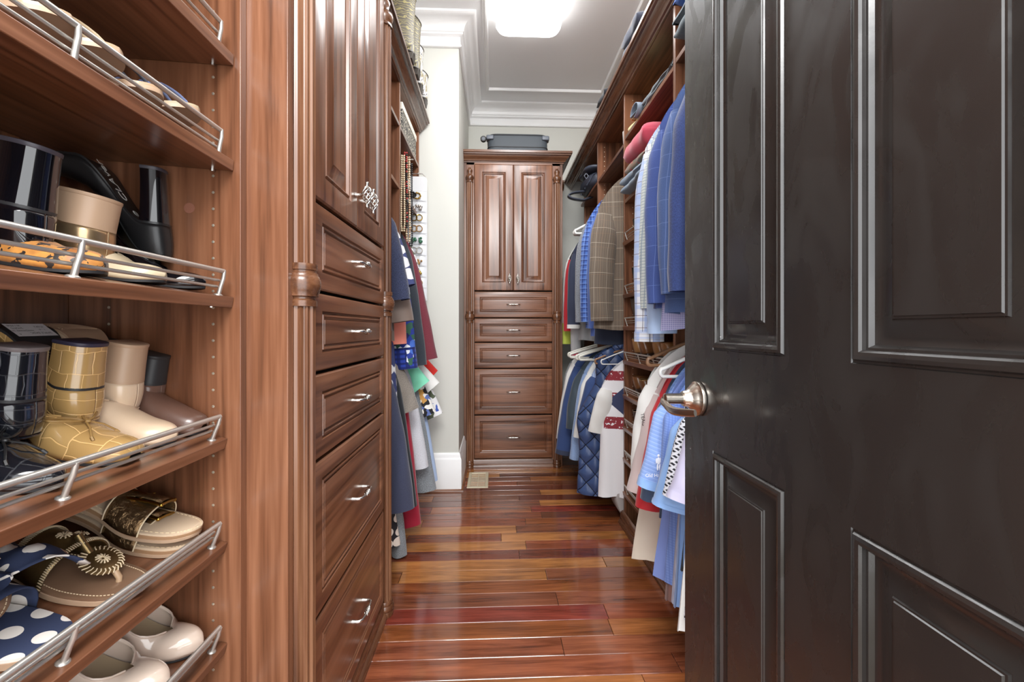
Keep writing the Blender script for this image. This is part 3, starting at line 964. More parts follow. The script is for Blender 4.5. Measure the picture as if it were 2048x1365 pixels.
shoe('heeled_shoe', 'beige block heel lying sole-up showing a tan ridged sole', heel_out('D', .770, -.132, .154, 2, -2), .178, .039, .030, .068, 'round', counter=.046, mat=M_NUDE, heelm=M_TAN, capm=M_TAN, solem=M_TAN, heel_t=.26, taper=.92, ridges=True, group='pairs on the lace-up shelf')
shoe('heeled_shoe', 'beige round-toed shoe with a stitched toe cap between the mustard and brown ones', toe_out('D', .748, -.034, .235, .0045, 4), .235, .040, .029, .06, 'round', throat=.56, vamp=.048, mat=M_NUDE, group='pairs on the lace-up shelf', toe_h=.030)
shoe('heeled_shoe', 'brown leather shoe with a scuffed black heel lying sole-up beside the side panel', heel_out('D', .834, -.135, .128, 0, 0), .175, .033, .026, .055, 'square', mat=M_BROWN, heelm=M_BLKRUB, capm=M_BLKRUB, heel_t=.28, taper=.94, group='pairs on the lace-up shelf')
shoe('heeled_shoe', 'dark brown square-toed shoe pushed against the side panel', toe_out('D', .826, -.036, .235, .0045, 2), .235, .036, .027, .05, 'square', throat=.45, vamp=.060, mat=M_BROWN, group='pairs on the lace-up shelf', toe_h=.034)
# ---- shelf C
shoe('heeled_shoe', 'black patent block heel lying sole-up at the frame edge of the upper rail shelf', heel_out('C', .592, -.100, .160, 2, 2), .205, .037, .030, .085, 'round', mat=M_PATENT, heelm=M_PATENT, capm=M_DKRUB, heel_t=.25, taper=.88, group='pairs on the patent shelf')
shoe('flat_shoe', 'pale gold flat with a broad tan heel lying sole-up between two black heels', heel_out('C', .682, -.100, .122, 4, 2), .205, .040, .034, .050, 'round', mat=M_GOLD, heelm=M_TAN, capm=M_TAN, solem=M_TAN, heel_t=.32, taper=1.0, group='pairs on the patent shelf')
shoe('heeled_shoe', 'black patent high heel lying sole-up with lettering printed on its arch', heel_out('C', .826, -.140, .215, 14, -8), .185, .037, .027, .105, 'round', mat=M_BLKLEATHER, heelm=M_PATENT, capm=M_DKRUB, solem=M_BLKLEATHER, heel_t=.19, taper=.86, counter=.06, group='pairs on the patent shelf',
     text=[('CLAver', .47, .026, .004, LT), ('o', .28, .026, .004, LT)])
shoe('flat_shoe', 'leopard-print flat lying behind the rail', toe_out('C', .600, -.032, .24, .0045, 4), .24, .040, .030, .012, 'round', throat=.60, vamp=.044, mat=M_LEOP, bindm=M_BLKLEATHER, group='flats behind the rail', toe_h=.03)
shoe('flat_shoe', 'pale gold round-toed flat with gathered toe behind the rail', toe_out('C', .705, -.030, .235, .0045, 4), .235, .039, .029, .012, 'round', throat=.66, vamp=.040, mat=plain('champagne_leather', srgb(208, 190, 160), .3, coat=.3), group='flats behind the rail')
shoe('heeled_shoe', 'black patent pump with glossy pointed toe next to the side panel', toe_out('C', .800, -.030, .24, .0045, 5), .24, .037, .028, .07, 'almond', throat=.64, vamp=.036, mat=M_PATENT, group='pairs on the patent shelf')
# ---- shelf F
shoe('pump', 'nude patent pump on the lowest visible shelf, beside the side panel', toe_out('F', .808, -.028, .24, .0045, 3), .24, .041, .030, .05, 'almond', throat=.73, vamp=.030, counter=.050, dip=.034, mat=M_NUDEPAT, group='nude patent pumps', toe_h=.033, lean=.06)
shoe('pump', 'nude patent pump on the lowest visible shelf, the one nearer the picture edge', toe_out('F', .716, -.024, .245, .0045, 5), .245, .043, .031, .05, 'almond', throat=.73, vamp=.032, counter=.052, dip=.036, mat=M_NUDEPAT, group='nude patent pumps', toe_h=.035, lean=.06)

# ---- sandals
def footbed(root, L, wb, wh, h, toe, layers, th=.0035):
    w, zs = outline(toe, wb, wh), solecurve(h, .006)
    ts = [.5 - .5 * math.cos(PI * i / 36) for i in range(37)]
    z0 = 0
    for nm, mt, gr, tk in layers:
        rows = []
        for t in ts:
            e = w(t) + gr
            x = t * L
            rows.append([(x, -e, zs(t) + z0), (x, -e, zs(t) + z0 + tk), (x, -e * .96, zs(t) + z0 + tk + .0006), (x, e * .96, zs(t) + z0 + tk + .0006), (x, e, zs(t) + z0 + tk), (x, e, zs(t) + z0)])
        mb = MB().grid(rows, True, True, True, [[(p[1], p[0]) for p in r] for r in rows])
        mb.build(nm, mt, root, 45)
        z0 += tk + .0004
    return w, zs, z0
def stitches(root, L, w, zs, z0, t0, t1, inset, mt, n=34, name='stitching'):
    mb = MB()
    for sg in (-1, 1):
        pts = []
        for i in range(n + 1):
            t = t0 + (t1 - t0) * i / n
            pts.append(Vector((t * L, sg * max(w(t) - inset, 0.0), zs(t) + z0 + .0006)))
        for i in range(0, n, 1):
            a, b = pts[i], pts[i + 1]
            L_ = (b - a).length
            k = max(int(L_ / .0045), 1)
            for q in range(k):
                mb.tube([a.lerp(b, (q + .12) / k), a.lerp(b, (q + .72) / k)], .0006, 5)
    o = mb.build(name, mt, root, 60)
    o['kind'] = 'stuff'
    return o
def band(x0, x1, w, zs, zb, hgt, L, n=16, skew=0.0, k=8):
    """strap over the foot between x0 and x1 as a surface"""
    rows, uvs = [], []
    for i in range(n + 1):
        a = PI * i / n
        row, u = [], []
        for j in range(k + 1):
            x = x0 + (x1 - x0) * j / k + skew * math.cos(a)
            t = min(max(x / L, .01), .99)
            row.append((x, math.cos(a) * (w(t) + .004), zs(t) + zb + hgt * math.sin(a) ** .8))
            u.append((x, a * .045))
        rows.append(row); uvs.append(u)
    return rows, uvs
# thong sandals with medallion, bronze
def thong(label, M):
    r = thing('thong_sandal', label, 'sandal', group='bronze thong sandals')
    r.matrix_world = M
    L = .25
    w, zs, z0 = footbed(r, L, .046, .034, .014, 'round', [('outsole', M_TAN, .0015, .006), ('footbed', M_WORNBED, 0, .0035)])
    stitches(r, L, w, zs, z0, .45, .992, .0065, M_THREAD)
    rows, uvs = band(.088, .148, w, zs, z0 - .004, .050, L, 18, .006)
    st = MB().grid(rows, uvs=uvs).build('instep_strap', M_BRONZE, r, 60, solid=.002)
    mb = MB()
    for j in (0, 8):
        for i in range(18):
            for q in range(3):
                a = Vector(rows[i][j]).lerp(Vector(rows[i + 1][j]), q / 3)
                nrm_ = Vector((0, a.y * 8, .5)).normalized()
                d = Vector((.006 if j == 0 else -.006, .002, 0))
                mb.tube([a - d * .25 + nrm_ * .0012, a + d * .5 + nrm_ * .0022, a + d + nrm_ * .0012], .0008, 5)
    o = mb.build('whipstitch', M_THREAD, st, 60); o['kind'] = 'stuff'
    def rosette(c, nrm_, rad, petals, parent):
        nrm_ = Vector(nrm_).normalized()
        u = nrm_.cross(Vector((0, 1, 0))).normalized()
        v = nrm_.cross(u)
        q = MB()
        for k in range(petals):
            a = 2 * PI * k / petals
            d = u * math.cos(a) + v * math.sin(a)
            q.tube([Vector(c) + d * rad * .25 + nrm_ * .001, Vector(c) + d * rad * .65 + nrm_ * .0028, Vector(c) + d * rad + nrm_ * .001], .0011, 5)
        x = q.build('rosette', M_THREAD, parent, 60)
        x['kind'] = 'stuff'
    for i in (5, 9, 13):
        p = Vector(rows[i][4])
        rosette(p + Vector((0, 0, .001)), (0, p.y * 14, 1), .009, 10, st)
    # medallion
    mc = Vector((.178, .002, zs(.7) + z0 + .026))
    nv = Vector((.35, 0, 1)).normalized()
    u = Vector((1, 0, -.35)).normalized()
    v = Vector((0, 1, 0))
    disc = MB()
    disc.grid([[mc + (u * math.cos(2 * PI * k / 28) * rr + v * math.sin(2 * PI * k / 28) * rr * 1.05) + nv * zz for k in range(28)] for rr, zz in ((.027, -.001), (.027, .001), (.020, .0022), (.004, .003))], True, True, True)
    d = disc.build('medallion', M_BRONZE, r, 50)
    q = MB()
    for k in range(26):
        a = 2 * PI * k / 26
        dd = u * math.cos(a) + v * math.sin(a) * 1.05
        e = u * math.cos(a + .12) + v * math.sin(a + .12) * 1.05
        q.tube([mc + dd * .0285, mc + e * .024 + nv * .003, mc + e * .0195 + nv * .0028], .0009, 5)
    q.build('whipstitch', M_THREAD, d, 60)['kind'] = 'stuff'
    rosette(mc + nv * .002, nv, .0095, 12, d)
    MB().tube([mc + u * .020 + nv * -.001, mc + u * .036 + nv * -.008, mc + u * .044 + nv * -.023], .0042, 8).build('toe_post', M_FOOTBED, r, 60)
    MB().tube([mc - u * .02, mc - u * .034 + nv * .006, mc - u * .05 + nv * .014], .005, 8).build('centre_strap', M_BRONZE, r, 60)
thong('bronze thong sandal with a round medallion and worn footbed, toe to the rail', SHELF['E'] @ Trs(-.022 - .25, .668, .002, 2))
thong('bronze thong sandal of which only the strap shows under the shelf above', SHELF['E'] @ Trs(-.102 - .205, .530, .172, 2, 35))
# slides with buckle
def slide(label, M):
    r = thing('slide_sandal', label, 'sandal', group='buckled slides')
    r.matrix_world = M
    L = .245
    w, zs, z0 = footbed(r, L, .043, .033, .030, 'round', [('outsole', M_TAN, .002, .005), ('midsole', plain('stacked_leather', srgb(160, 124, 92), .5), .001, .005), ('footbed', M_SLIDEBED, 0, .003)])
    stitches(r, L, w, zs, z0, .05, .99, .006, M_THREAD, 30)
    rows, uvs = band(.108, .172, w, zs, z0 - .006, .038, L, 18, .002)
    st = MB().grid(rows, uvs=uvs).build('instep_strap', M_FOIL, r, 60, solid=.0025)
    mb = MB()
    for j in (0, 8):
        mb.tube([rows[i][j] for i in range(19)], .0013, 6)
    mb.build('strap_piping', M_THREAD, st, 60)
    # buckle on the top
    p = Vector(rows[8][4]) + Vector((0, 0, .004))
    fr = []
    a_, b_ = .036, .020
    for sx_, sy_ in ((-1, -1), (1, -1), (1, 1), (-1, 1), (-1, -1)):
        fr.append(p + Vector((sx_ * a_, sy_ * b_, -.010 * abs(sy_) * (1 if sy_ > 0 else .2))))
    fb = MB()
    for i in range(4):
        fb.tube([fr[i], fr[i].lerp(fr[i + 1], .5) + Vector((0, 0, .0015)), fr[i + 1]], .0026, 8)
    for q in fr[:4]:
        fb.sphere(q, .0036)
    fb.tube([p + Vector((0, -b_, .001)), p + Vector((0, b_, -.005))], .0022, 8)
    fb.tube([p + Vector((0, 0, .001)), p + Vector((-a_ * .5, 0, .004)), p + Vector((-a_, 0, .001))], .0018, 8)
    fb.build('buckle', M_BRASS, st, 50)
    fl = MB()
    rows2 = [[(p.x + a_ * .92 * q, p.y + s2 * b_ * .86, p.z + .001 - .008 * (s2 > 0) * abs(s2) + .003 * (1 - q * q)) for q in (-1, -.6, -.2, .2, .6, 1)] for s2 in (-1, -.3, .3, 1)]
    fl.grid(rows2).build('buckle_flap', M_FOIL, st, 60, solid=.002)
slide('bronze foil slide with a gold buckle, the upper one of a stacked pair', SHELF['E'] @ Trs(-.028 - .245, .775, .030, 6))
slide('bronze slide underneath the buckled slide, only its layered sole edge in view', SHELF['E'] @ Trs(-.030 - .245, .790, .001, 3))
# polka-dot bow sandals
def bow_sandal(label, M):
    r = thing('bow_sandal', label, 'sandal', group='navy polka-dot sandals')
    r.matrix_world = M
    L = .25
    w, zs, z0 = footbed(r, L, .044, .033, .012, 'round', [('outsole', M_TAN, .001, .008), ('footbed', M_NAVYDOT, 0, .004)])
    rows, uvs = band(.112, .172, w, zs, z0 - .004, .050, L, 16)
    st = MB().grid(rows, uvs=uvs).build('toe_strap', M_NAVYDOT, r, 60, solid=.002)
    c = Vector((.142, 0, zs(.57) + z0 + .054))
    mb = MB()
    for sg in (-1, 1):
        rows, uvs = [], []
        for i in range(9):
            t = i / 8
            row, u = [], []
            for j in range(9):
                q = j / 8 - .5
                wd = .016 + .064 * t ** .7
                fold = .006 * math.sin(q * 9 + 1.3) * t
                row.append((c.x + q * 2 * wd * .62 + .010 * t, sg * (.006 + .074 * t), c.z + .022 * math.sin(t * PI) + fold * 1.4 - .004 * t * t))
                u.append((q * .09 + .5 + sg * .2, t * .075))
            rows.append(row); uvs.append(u)
        mb.grid(rows, uvs=uvs)
    bo = mb.build('fabric_bow', M_NAVYDOT, r, 60, solid=.0018)
    rows, uvs = [], []
    for i in range(9):
        a = PI * 2 * i / 8
        rows.append([(c.x + (.020 if j in (0, 4) else .017 - .003 * (j == 2)) * (j - 2) / 2, .013 * math.cos(a), c.z + .003 + .011 * math.sin(a)) for j in range(5)])
        uvs.append([(j * .008, i * .009) for j in range(5)])
    MB().grid(rows, uvs=uvs).build('bow_knot', M_NAVYDOT, bo, 60)
bow_sandal('navy polka-dot sandal with a big fabric bow, toe to the rail', SHELF['E'] @ Trs(-.026 - .25, .546, .001, 3))
bow_sandal('navy polka-dot sandal of which only the strap edge shows at the picture edge', SHELF['E'] @ Trs(-.050 - .25, .444, .001, 0))
# strappy sandals on shelf B
def strappy(label, M, bed, strap, nstr, seed):
    r = thing('strappy_sandal', label, 'sandal', group='strappy sandals on the upper shelf')
    r.matrix_world = M
    rr = random.Random(seed)
    L = .235
    w, zs, z0 = footbed(r, L, .040, .030, .012, 'round', [('outsole', M_TAN, .001, .006), ('footbed', bed, 0, .004)])
    for k in range(nstr):
        x = .085 + .105 * k / (nstr - 1)
        pts = []
        sk = rr.uniform(-.012, .012)
        for i in range(13):
            a = PI * i / 12
            t = x / L
            pts.append((x + sk * math.cos(a) + .004 * math.sin(3 * a), math.cos(a) * (w(t) + .002), zs(t) + z0 + (.042 + .022 * (1 - k / nstr)) * math.sin(a)))
        MB().tube(pts, .0030, 7, True, .0018).build('strap', strap, r, 60)
    pts = [(.012 + .012 * math.sin(a) * 0 - .02 * math.sin(a), math.cos(a) * .031, zs(.05) + z0 + .045) for a in [PI * i / 10 for i in range(11)]]
    MB().tube(pts, .0030, 7, True, .0018).build('heel_strap', strap, r, 60)
CR_ST = plain('cream_strap', srgb(226, 206, 172), .5)
BL_ST = plain('blue_white_strap', srgb(120, 134, 176), .6)
GY_ST = plain('slate_strap', srgb(62, 68, 84), .5)
strappy('tan strappy sandal with cream cords, frame-side one of the pair on the upper shelf', SHELF['B'] @ Trs(-.020 - .2315, .535, .004, 4, -10), M_FOOTBED, CR_ST, 6, 1)
strappy('tan strappy sandal with cream cords, the one touching the blue striped sandal', SHELF['B'] @ Trs(-.020 - .2315, .612, .004, 2, -11), M_FOOTBED, CR_ST, 6, 2)
strappy('slate strappy sandal on the upper shelf beside the cream-corded pair', SHELF['B'] @ Trs(-.026 - .2315, .690, .004, 2, -8), M_FOOTBED, GY_ST, 5, 3)
strappy('blue and white strappy sandal near the side panel of the upper shelf', SHELF['B'] @ Trs(-.018 - .2315, .765, .004, 3, -11), M_LINING, BL_ST, 7, 4)

# ---- men's shoes on the right tower, heels to the aisle
def mens(i, y, label, mat, dep=.05, h=.026, toe='round', yaw=0, liningm=None, welt=.002, cat='shoe', solem=None, bk=None, lc=None, counter=.062, name='dress_shoe', group=None, throat=.52):
    L = .285
    M = RSH[i] @ Trs(dep, y, .0072, yaw)
    return shoe(name, label, M, L, .047, .034, h, toe, throat, .070, counter, .048, mat, solem or M_DKBROWN, solem or M_DKBROWN, M_BLKRUB, liningm or M_LINING, .25, .97, .007, group or 'men\'s shoes on the slanted shelves', None, bk, None, None, False, liningm, lc, .036, cat, welt, .006)
mens(2, 2.185, 'weathered grey ankle boot beside the upright on the middle shelf', M_GREYBR, counter=.105, name='ankle_boot', cat='boot', liningm=M_DARKLINE)
mens(2, 2.080, 'weathered brown ankle boot with a pale seam on the middle shelf', plain('weathered_brown_leather', srgb(96, 78, 68), .4, vary=.8), counter=.110, name='ankle_boot', cat='boot', liningm=M_DARKLINE)
mens(2, 1.955, 'grey suede boot mostly hidden under the check shirt hem', M_GREYLEA, counter=.105, name='ankle_boot', cat='boot')
mens(2, 1.865, 'tan suede boot mostly hidden under the lilac check shirt', M_TANLEA, counter=.100, name='ankle_boot', cat='boot')
mens(3, 2.180, 'tan shoe with a cream collar next to the upright panel', M_TANLEA, counter=.070, liningm=plain('cream_lining', srgb(222, 186, 128), .6))
mens(3, 2.078, 'cognac monk-strap shoe with a square buckle', M_COGNAC, bk=CHROME, liningm=M_DARKLINE, counter=.066, yaw=4)
mens(3, 1.900, 'light tan shoe with its heel to the aisle, on the monk-strap shelf', M_TANLEA, counter=.064)
mens(3, 1.800, 'light tan shoe cut off by the white garment, on the monk-strap shelf', M_TANLEA, counter=.064)
mens(4, 2.178, 'brown lace-up shoe against the upright below the monk-strap shelf', M_COGNAC, lc=M_THREAD, counter=.062)
mens(4, 2.075, 'cognac loafer with a pale lining below the monk-strap shelf', M_COGNAC, liningm=plain('straw_lining', srgb(208, 176, 120), .6), counter=.058)
mens(4, 1.93, 'dark brown loafer behind the white garment sleeve', M_DKBROWN)
mens(5, 2.176, 'dark brown boat shoe on the third shelf from the floor', M_DKBROWN, liningm=M_TAN, counter=.056)
mens(5, 2.072, 'tan and navy sneaker on the third shelf from the floor', plain('taupe_leather', srgb(140, 108, 84), .5), solem=plain('navy_sole', srgb(44, 48, 60), .5), counter=.056, name='sneaker')
mens(6, 2.172, 'black shoe on the second lowest slanted shelf', M_BLKLEATHER, counter=.056)
mens(1, 2.170, 'black leather shoe on the shelf beside the plaid shirt hem', M_BLKLEATHER, counter=.09, liningm=M_DARKLINE)
mens(0, 2.170, 'black shoe almost hidden behind the plaid shirt', M_BLKLEATHER)
# ================================================================ hanging clothes
def cloth(name, col, rough=.9, var=.12, weave=900, sheen=.25, heather=0.0, bump=.25):
    m, g, bs = newmat(name)
    uv = g.coord('UV')
    c = col
    n = g.noise(uv, 9, 3)
    if heather:
        h = g.noise(g.vm('MULTIPLY', uv, (1.0, .5, 1)), 420, 2, 0, .7)
        c = g.mix(g.ramp(h, [(.42, (0, 0, 0)), (.60, (1, 1, 1))]), tuple(a * (1 - heather) for a in col), tuple(min(1, a * (1 + heather)) for a in col))
    c = g.mix(g.m('MULTIPLY', n, var), c, tuple(a * .55 for a in col))
    wv = g.noise(uv, weave, 1)
    P(bs, g, col=c, rough=rough, sheen=sheen, spec=.25, normal=g.bump(g.m('ADD', wv, g.m('MULTIPLY', g.noise(uv, 30, 3), 2.0)), bump, .0010))
    return m
def patterned(name, base, lines, rough=.88, heather=0.0):
    """lines = [(axis, spacing, width, offset, colour, strength)] in metres on the cloth's own UV"""
    m, g, bs = newmat(name)
    uv = g.coord('UV')
    X, Y, _ = g.xyz(uv)
    c = base
    if heather:
        h = g.noise(uv, 500, 2)
        c = g.mix(h, tuple(a * (1 - heather) for a in base), tuple(min(1, a * (1 + heather)) for a in base))
    for ax, sp, wd, of, colr, st in lines:
        a = X if ax == 'x' else Y
        f = g.m('FRACT', g.m('ADD', g.m('DIVIDE', a, sp), of + 50))
        c = g.mix(g.m('MULTIPLY', g.m('LESS_THAN', f, wd / sp), st), c, colr)
    P(bs, g, col=c, rough=rough, sheen=.2, spec=.25, normal=g.bump(g.m('ADD', g.noise(uv, 800, 1), g.m('MULTIPLY', g.noise(uv, 30, 3), 2)), .2, .001))
    return m
def houndstooth(name, a, b, sc):
    m, g, bs = newmat(name)
    uv = g.vm('MULTIPLY', g.coord('UV'), (1, 1, 1))
    X, Y, _ = g.xyz(uv)
    u = g.m('FRACT', g.m('ADD', g.m('MULTIPLY', g.m('ADD', X, g.m('MULTIPLY', Y, .5)), sc), 50))
    v = g.m('FRACT', g.m('ADD', g.m('MULTIPLY', g.m('SUBTRACT', Y, g.m('MULTIPLY', X, .35)), sc), 50))
    f = g.m('MULTIPLY', g.m('LESS_THAN', u, .58), g.m('LESS_THAN', v, .55))
    P(bs, g, col=g.mix(f, b, a), rough=.85)
    return m
def floral(name, cols, scale, rough=.85):
    m, g, bs = newmat(name)
    uv = g.coord('UV')
    w = g.vm('ADD', uv, g.vm('MULTIPLY', g.n('TexNoise', None, 1, Vector=uv, Scale=30.0), (.03, .03, 0)))
    v = g.n('TexVoronoi', {'voronoi_dimensions': '2D'}, 1, Vector=w, Scale=scale)
    r, _, _ = g.xyz(v)
    k = len(cols)
    P(bs, g, col=g.ramp(r, [(i / k, c) for i, c in enumerate(cols)], 'CONSTANT'), rough=rough)
    return m
def tee_graphic():
    m, g, bs = newmat('white_tee_with_red_bars')
    X, Y, _ = g.xyz(g.coord('UV'))
    wn = g.noise(g.coord('UV'), 60, 3)
    red, navy, wht = srgb(140, 46, 56), srgb(52, 60, 92), srgb(232, 232, 236)
    inz = g.m('MULTIPLY', g.m('GREATER_THAN', Y, -.40), g.m('LESS_THAN', Y, -.085))
    inz = g.m('MULTIPLY', inz, g.m('LESS_THAN', g.m('ABSOLUTE', X), .198))
    bar = g.m('LESS_THAN', g.m('FRACT', g.m('ADD', g.m('MULTIPLY', Y, 7.6), 50.04)), .5)
    bar = g.m('MULTIPLY', bar, g.m('GREATER_THAN', wn, .40))
    c = g.mix(g.m('MULTIPLY', inz, bar), wht, red)
    tri = g.m('MULTIPLY', g.m('LESS_THAN', g.m('ABSOLUTE', g.m('ADD', Y, .25)), g.m('MULTIPLY_ADD', g.m('ABSOLUTE', X), -.9, .16)), inz)
    c = g.mix(tri, c, navy)
    P(bs, g, col=c, rough=.9, sheen=.2, normal=g.bump(g.noise(g.coord('UV'), 700, 1), .2, .001))
    return m

def garment(name, label, cat, pos, s, mat, sw=.22, L=.7, th=.034, hem=.25, drop=(.10, .10), amp=.014, seed=0, yaw=0, sleeve=None, sleevemat=None, group=None, tank=False, collar=None, hemwave=.006,
            n=22, m=24, quilt=0.0, buttons=None, neck=.065, cuff=None, trims=None, hemband=None, both=True, chest=None):
    rr = random.Random(seed + 11)
    root = thing(name, label, cat, pos, R(yaw), group)
    ph = [rr.uniform(0, 6.28) for _ in range(8)]
    chest = chest or (sw + .005)
    def zt(x):
        u = min(abs(x) / sw, 1.15)
        return -drop[0] * u - drop[1] * u ** 3
    def halfw(v):
        if tank:
            return interp([(0, sw * .78), (.10, sw * .74), (.22, sw * .80), (.32, chest), (.6, chest * .98), (1, hem)], v)
        return interp([(0, sw), (.12, sw + .002), (.3, chest), (.6, (chest + hem) / 2 * .985), (1, hem)], v)
    def P_(u, v, side):
        w = halfw(v)
        x = u * w
        topz = zt(x)
        if abs(x) < neck:
            topz -= (.020 if side < 0 else .004) * (1 - (x / neck) ** 2)
        z = topz * (1 - v) + (-L + hemwave * math.sin(u * 5 + ph[5])) * v
        thick = th * (.55 + .55 * min(v * 3, 1)) * max(1 - abs(u) ** 3.2, 0) ** .5
        k = amp * (.15 + v ** 1.1)
        f = math.sin(u * (7 + 2 * (side > 0)) + ph[0 if side < 0 else 1] + v * .7) + .55 * math.sin(u * 14 + ph[2] + v * 1.6) + .35 * math.sin(v * 9 + u * 4 + ph[3]) + .9 * (1 - abs(math.sin(u * 5.5 + ph[6] + v * .9))) ** 2
        y = side * thick + k * f * (1 - .25 * abs(u)) + .012 * math.sin(v * 3 + ph[4]) * v
        if quilt:
            sp = .105
            q = abs(math.sin(PI * (x * 1.15 + z) / sp) * math.sin(PI * (x * 1.15 - z) / sp)) ** .42
            y += side * quilt * q
        return (x * s, y, z)
    rows, uvs = [], []
    for i in range(m + 1):
        v = i / m
        row, u_ = [], []
        for j in range(n + 1):
            u = -1 + 2 * j / n
            p = P_(u, v, -1)
            row.append(p); u_.append((p[0] * 1.0, p[2]))
        for j in range(n + 1):
            u = 1 - 2 * j / n
            p = P_(u * .999, v, 1)
            row.append(p); u_.append((p[0] + .013, p[2]))
        rows.append(row); uvs.append(u_)
    mb = MB().grid(rows, True, uvs=uvs)
    body = mb.build('body', mat, root, 70, recalc=False)
    sm = sleevemat or mat
    if sleeve:
        dx, dy, dz, r0, r1 = sleeve[:5]
        bow = sleeve[5] if len(sleeve) > 5 else .02
        flat = sleeve[6] if len(sleeve) > 6 else .62
        for sg in ((1, -1) if both else (1,)):
            K, NN = 20, 18
            A = Vector((sw - r0 * .62, 0, zt(sw) - r0 * .55 + .012))
            Bp = Vector((sw + dx - r0 * .4, dy, zt(sw) + dz))
            if sg < 0:
                Bp = Vector((sw + min(dx, .0) - .02, dy * .3, zt(sw) + dz))
            rows, uvs = [], []
            sp = [rr.uniform(0, 6.28) for _ in range(4)]
            for i in range(K + 1):
                t = i / K
                c = A.lerp(Bp, t) + Vector((bow * math.sin(PI * t), -.008 * math.sin(PI * t), 0))
                d = (Bp - A) / 1.0 + Vector((bow * PI * math.cos(PI * t), 0, 0))
                d = Vector((d.x, 0, d.z)).normalized()
                a = Vector((-d.z, 0, d.x))
                rad = (r0 + (r1 - r0) * t) * (.72 + .28 * min(t * 6, 1))
                row, u_ = [], []
                for j in range(NN):
                    an = 2 * PI * j / NN
                    wy = 1 + .20 * (1 - abs(math.sin(t * 8 + an * 1.0 + sp[2]))) ** 2 + .16 * math.sin(an * 2 + t * 7 + sp[0]) * (.3 + t) + .09 * math.sin(t * 15 + an * 3 + sp[1])
                    wr = 1 + .022 * math.sin(an * 3 + t * 6 + sp[0]) + .014 * math.sin(t * 17 + sp[1]) * (dz < -.3)
                    p = c + a * (math.cos(an) * rad * wr) + Vector((0, math.sin(an) * rad * flat * wy, 0))
                    row.append((p.x * s * sg, p.y, p.z))
                    u_.append((math.cos(an) * rad * 1.1 + (.02 if math.sin(an) > 0 else 0) + sw, -t * abs(dz)))
                rows.append(row); uvs.append(u_)
            sl = MB().grid(rows, True, uvs=uvs)
            # close the sleeve head
            sl.add(rows[0], [tuple(range(NN))], uvs[0])
            so = sl.build('sleeve', sm, root, 70)
            if cuff and sg > 0:
                r2 = []
                for q in (.0, .35, .7, 1.0):
                    i = K - 1 - int(cuff[1] / abs(dz) * K) if q == 0 else K
                    a_, b_ = rows[K - max(1, int(cuff[1] / abs(dz) * K + .5))], rows[K]
                    cen = sum((Vector(p) for p in b_), Vector()) / NN
                    r2.append([Vector(x).lerp(Vector(y), q) * 1.0 + (Vector(x).lerp(Vector(y), q) - cen.lerp(cen, q)).normalized() * .0022 for x, y in zip(a_, b_)])
                MB().grid(r2, True, uvs=[[(j * .01, q * .03) for j in range(NN)] for q in range(4)]).build('cuff', cuff[0], so, 60)
    if collar:
        cm, ch = collar
        rows, uvs = [], []
        for i in range(3):
            rows.append([((neck + .004 - .010 * i * .5) * math.cos(2 * PI * j / 20), (.038 - .002 * i) * math.sin(2 * PI * j / 20) - .004, zt(neck * abs(math.cos(2 * PI * j / 20))) - .014 + ch * i / 2 - .012 * (math.sin(2 * PI * j / 20) < -.5)) for j in range(20)])
            uvs.append([(j * .02, i * ch / 2) for j in range(20)])
        MB().grid(rows, True, uvs=uvs).build('collar', cm, root, 70, solid=.002)
    if hemband:
        hm, hh = hemband
        k0 = int(m * (1 - hh / L))
        r2, uv2 = [], []
        for i in range(k0, m + 1):
            v = i / m
            r2.append([(q[0] * 1.006, q[1] * 1.04 + (-.0015 if j <= n else .0015), q[2] - (.002 if i == m else 0)) for j, q in enumerate([P_(-1 + 2 * j / n, v, -1) for j in range(n + 1)] + [P_(1 - 2 * j / n, v, 1) for j in range(n + 1)])])
            uv2.append([(j * .02, v * L) for j in range(2 * n + 2)])
        MB().grid(r2, True, uvs=uv2).build('hem_band', hm, root, 70, recalc=False)
    if buttons:
        bm_, zs_, bxx = buttons
        for z in zs_:
            v = -z / L
            u = bxx / halfw(v)
            p = P_(u, v, -1)
            MB().lathe([(.0004, -.0035), (.006, -.003), (.0065, -.001), (.005, .001)], (p[0], p[1] - .001, p[2]), 'y', 12).build('button', bm_, root, 50)
    return root

HANGM = plain('ivory_hanger_plastic', srgb(226, 224, 214), .35)
HANGW = plain('white_hanger_plastic', (.82, .82, .80), .3)
HANGWOOD = wood('hanger_wood', 'x', (.16, .08, .04), (.28, .15, .08), (.40, .25, .15))
def hanger(label, pos, hw, mat, drop, hook_up, r=.0045, yaw=0, group=None, bar=True):
    root = thing('clothes_hanger', label, 'hanger', pos, R(yaw), group)
    h = .02
    pts = [(0, 0, -.01), (0, 0, hook_up - .030)]
    for i in range(9):
        a = -PI / 2 + PI * 1.35 * i / 8
        pts.append((.018 * math.cos(a) , 0, hook_up - .012 + .018 * math.sin(a)))
    MB().tube(pts, .0018, 6).build('hook', CHROME, root, 60)
    fr = []
    z0 = -.012
    for i in range(11):
        u = i / 10
        fr.append((u * hw, 0, z0 - drop * u - .01 * u ** 3))
    for i in range(1, 6):
        a = PI / 2 - PI * i / 5
        fr.append((hw + .012 * math.cos(a), 0, z0 - drop - .022 + .014 * math.sin(a)))
    right = fr
    left = [(-x, y, z) for x, y, z in fr]
    mb = MB()
    mb.tube(left[::-1] + right[1:], r, 8)
    if bar:
        mb.tube([left[-1], right[-1]], r * .9, 8)
    mb.build('shoulder_frame', mat, root, 60)
    return root

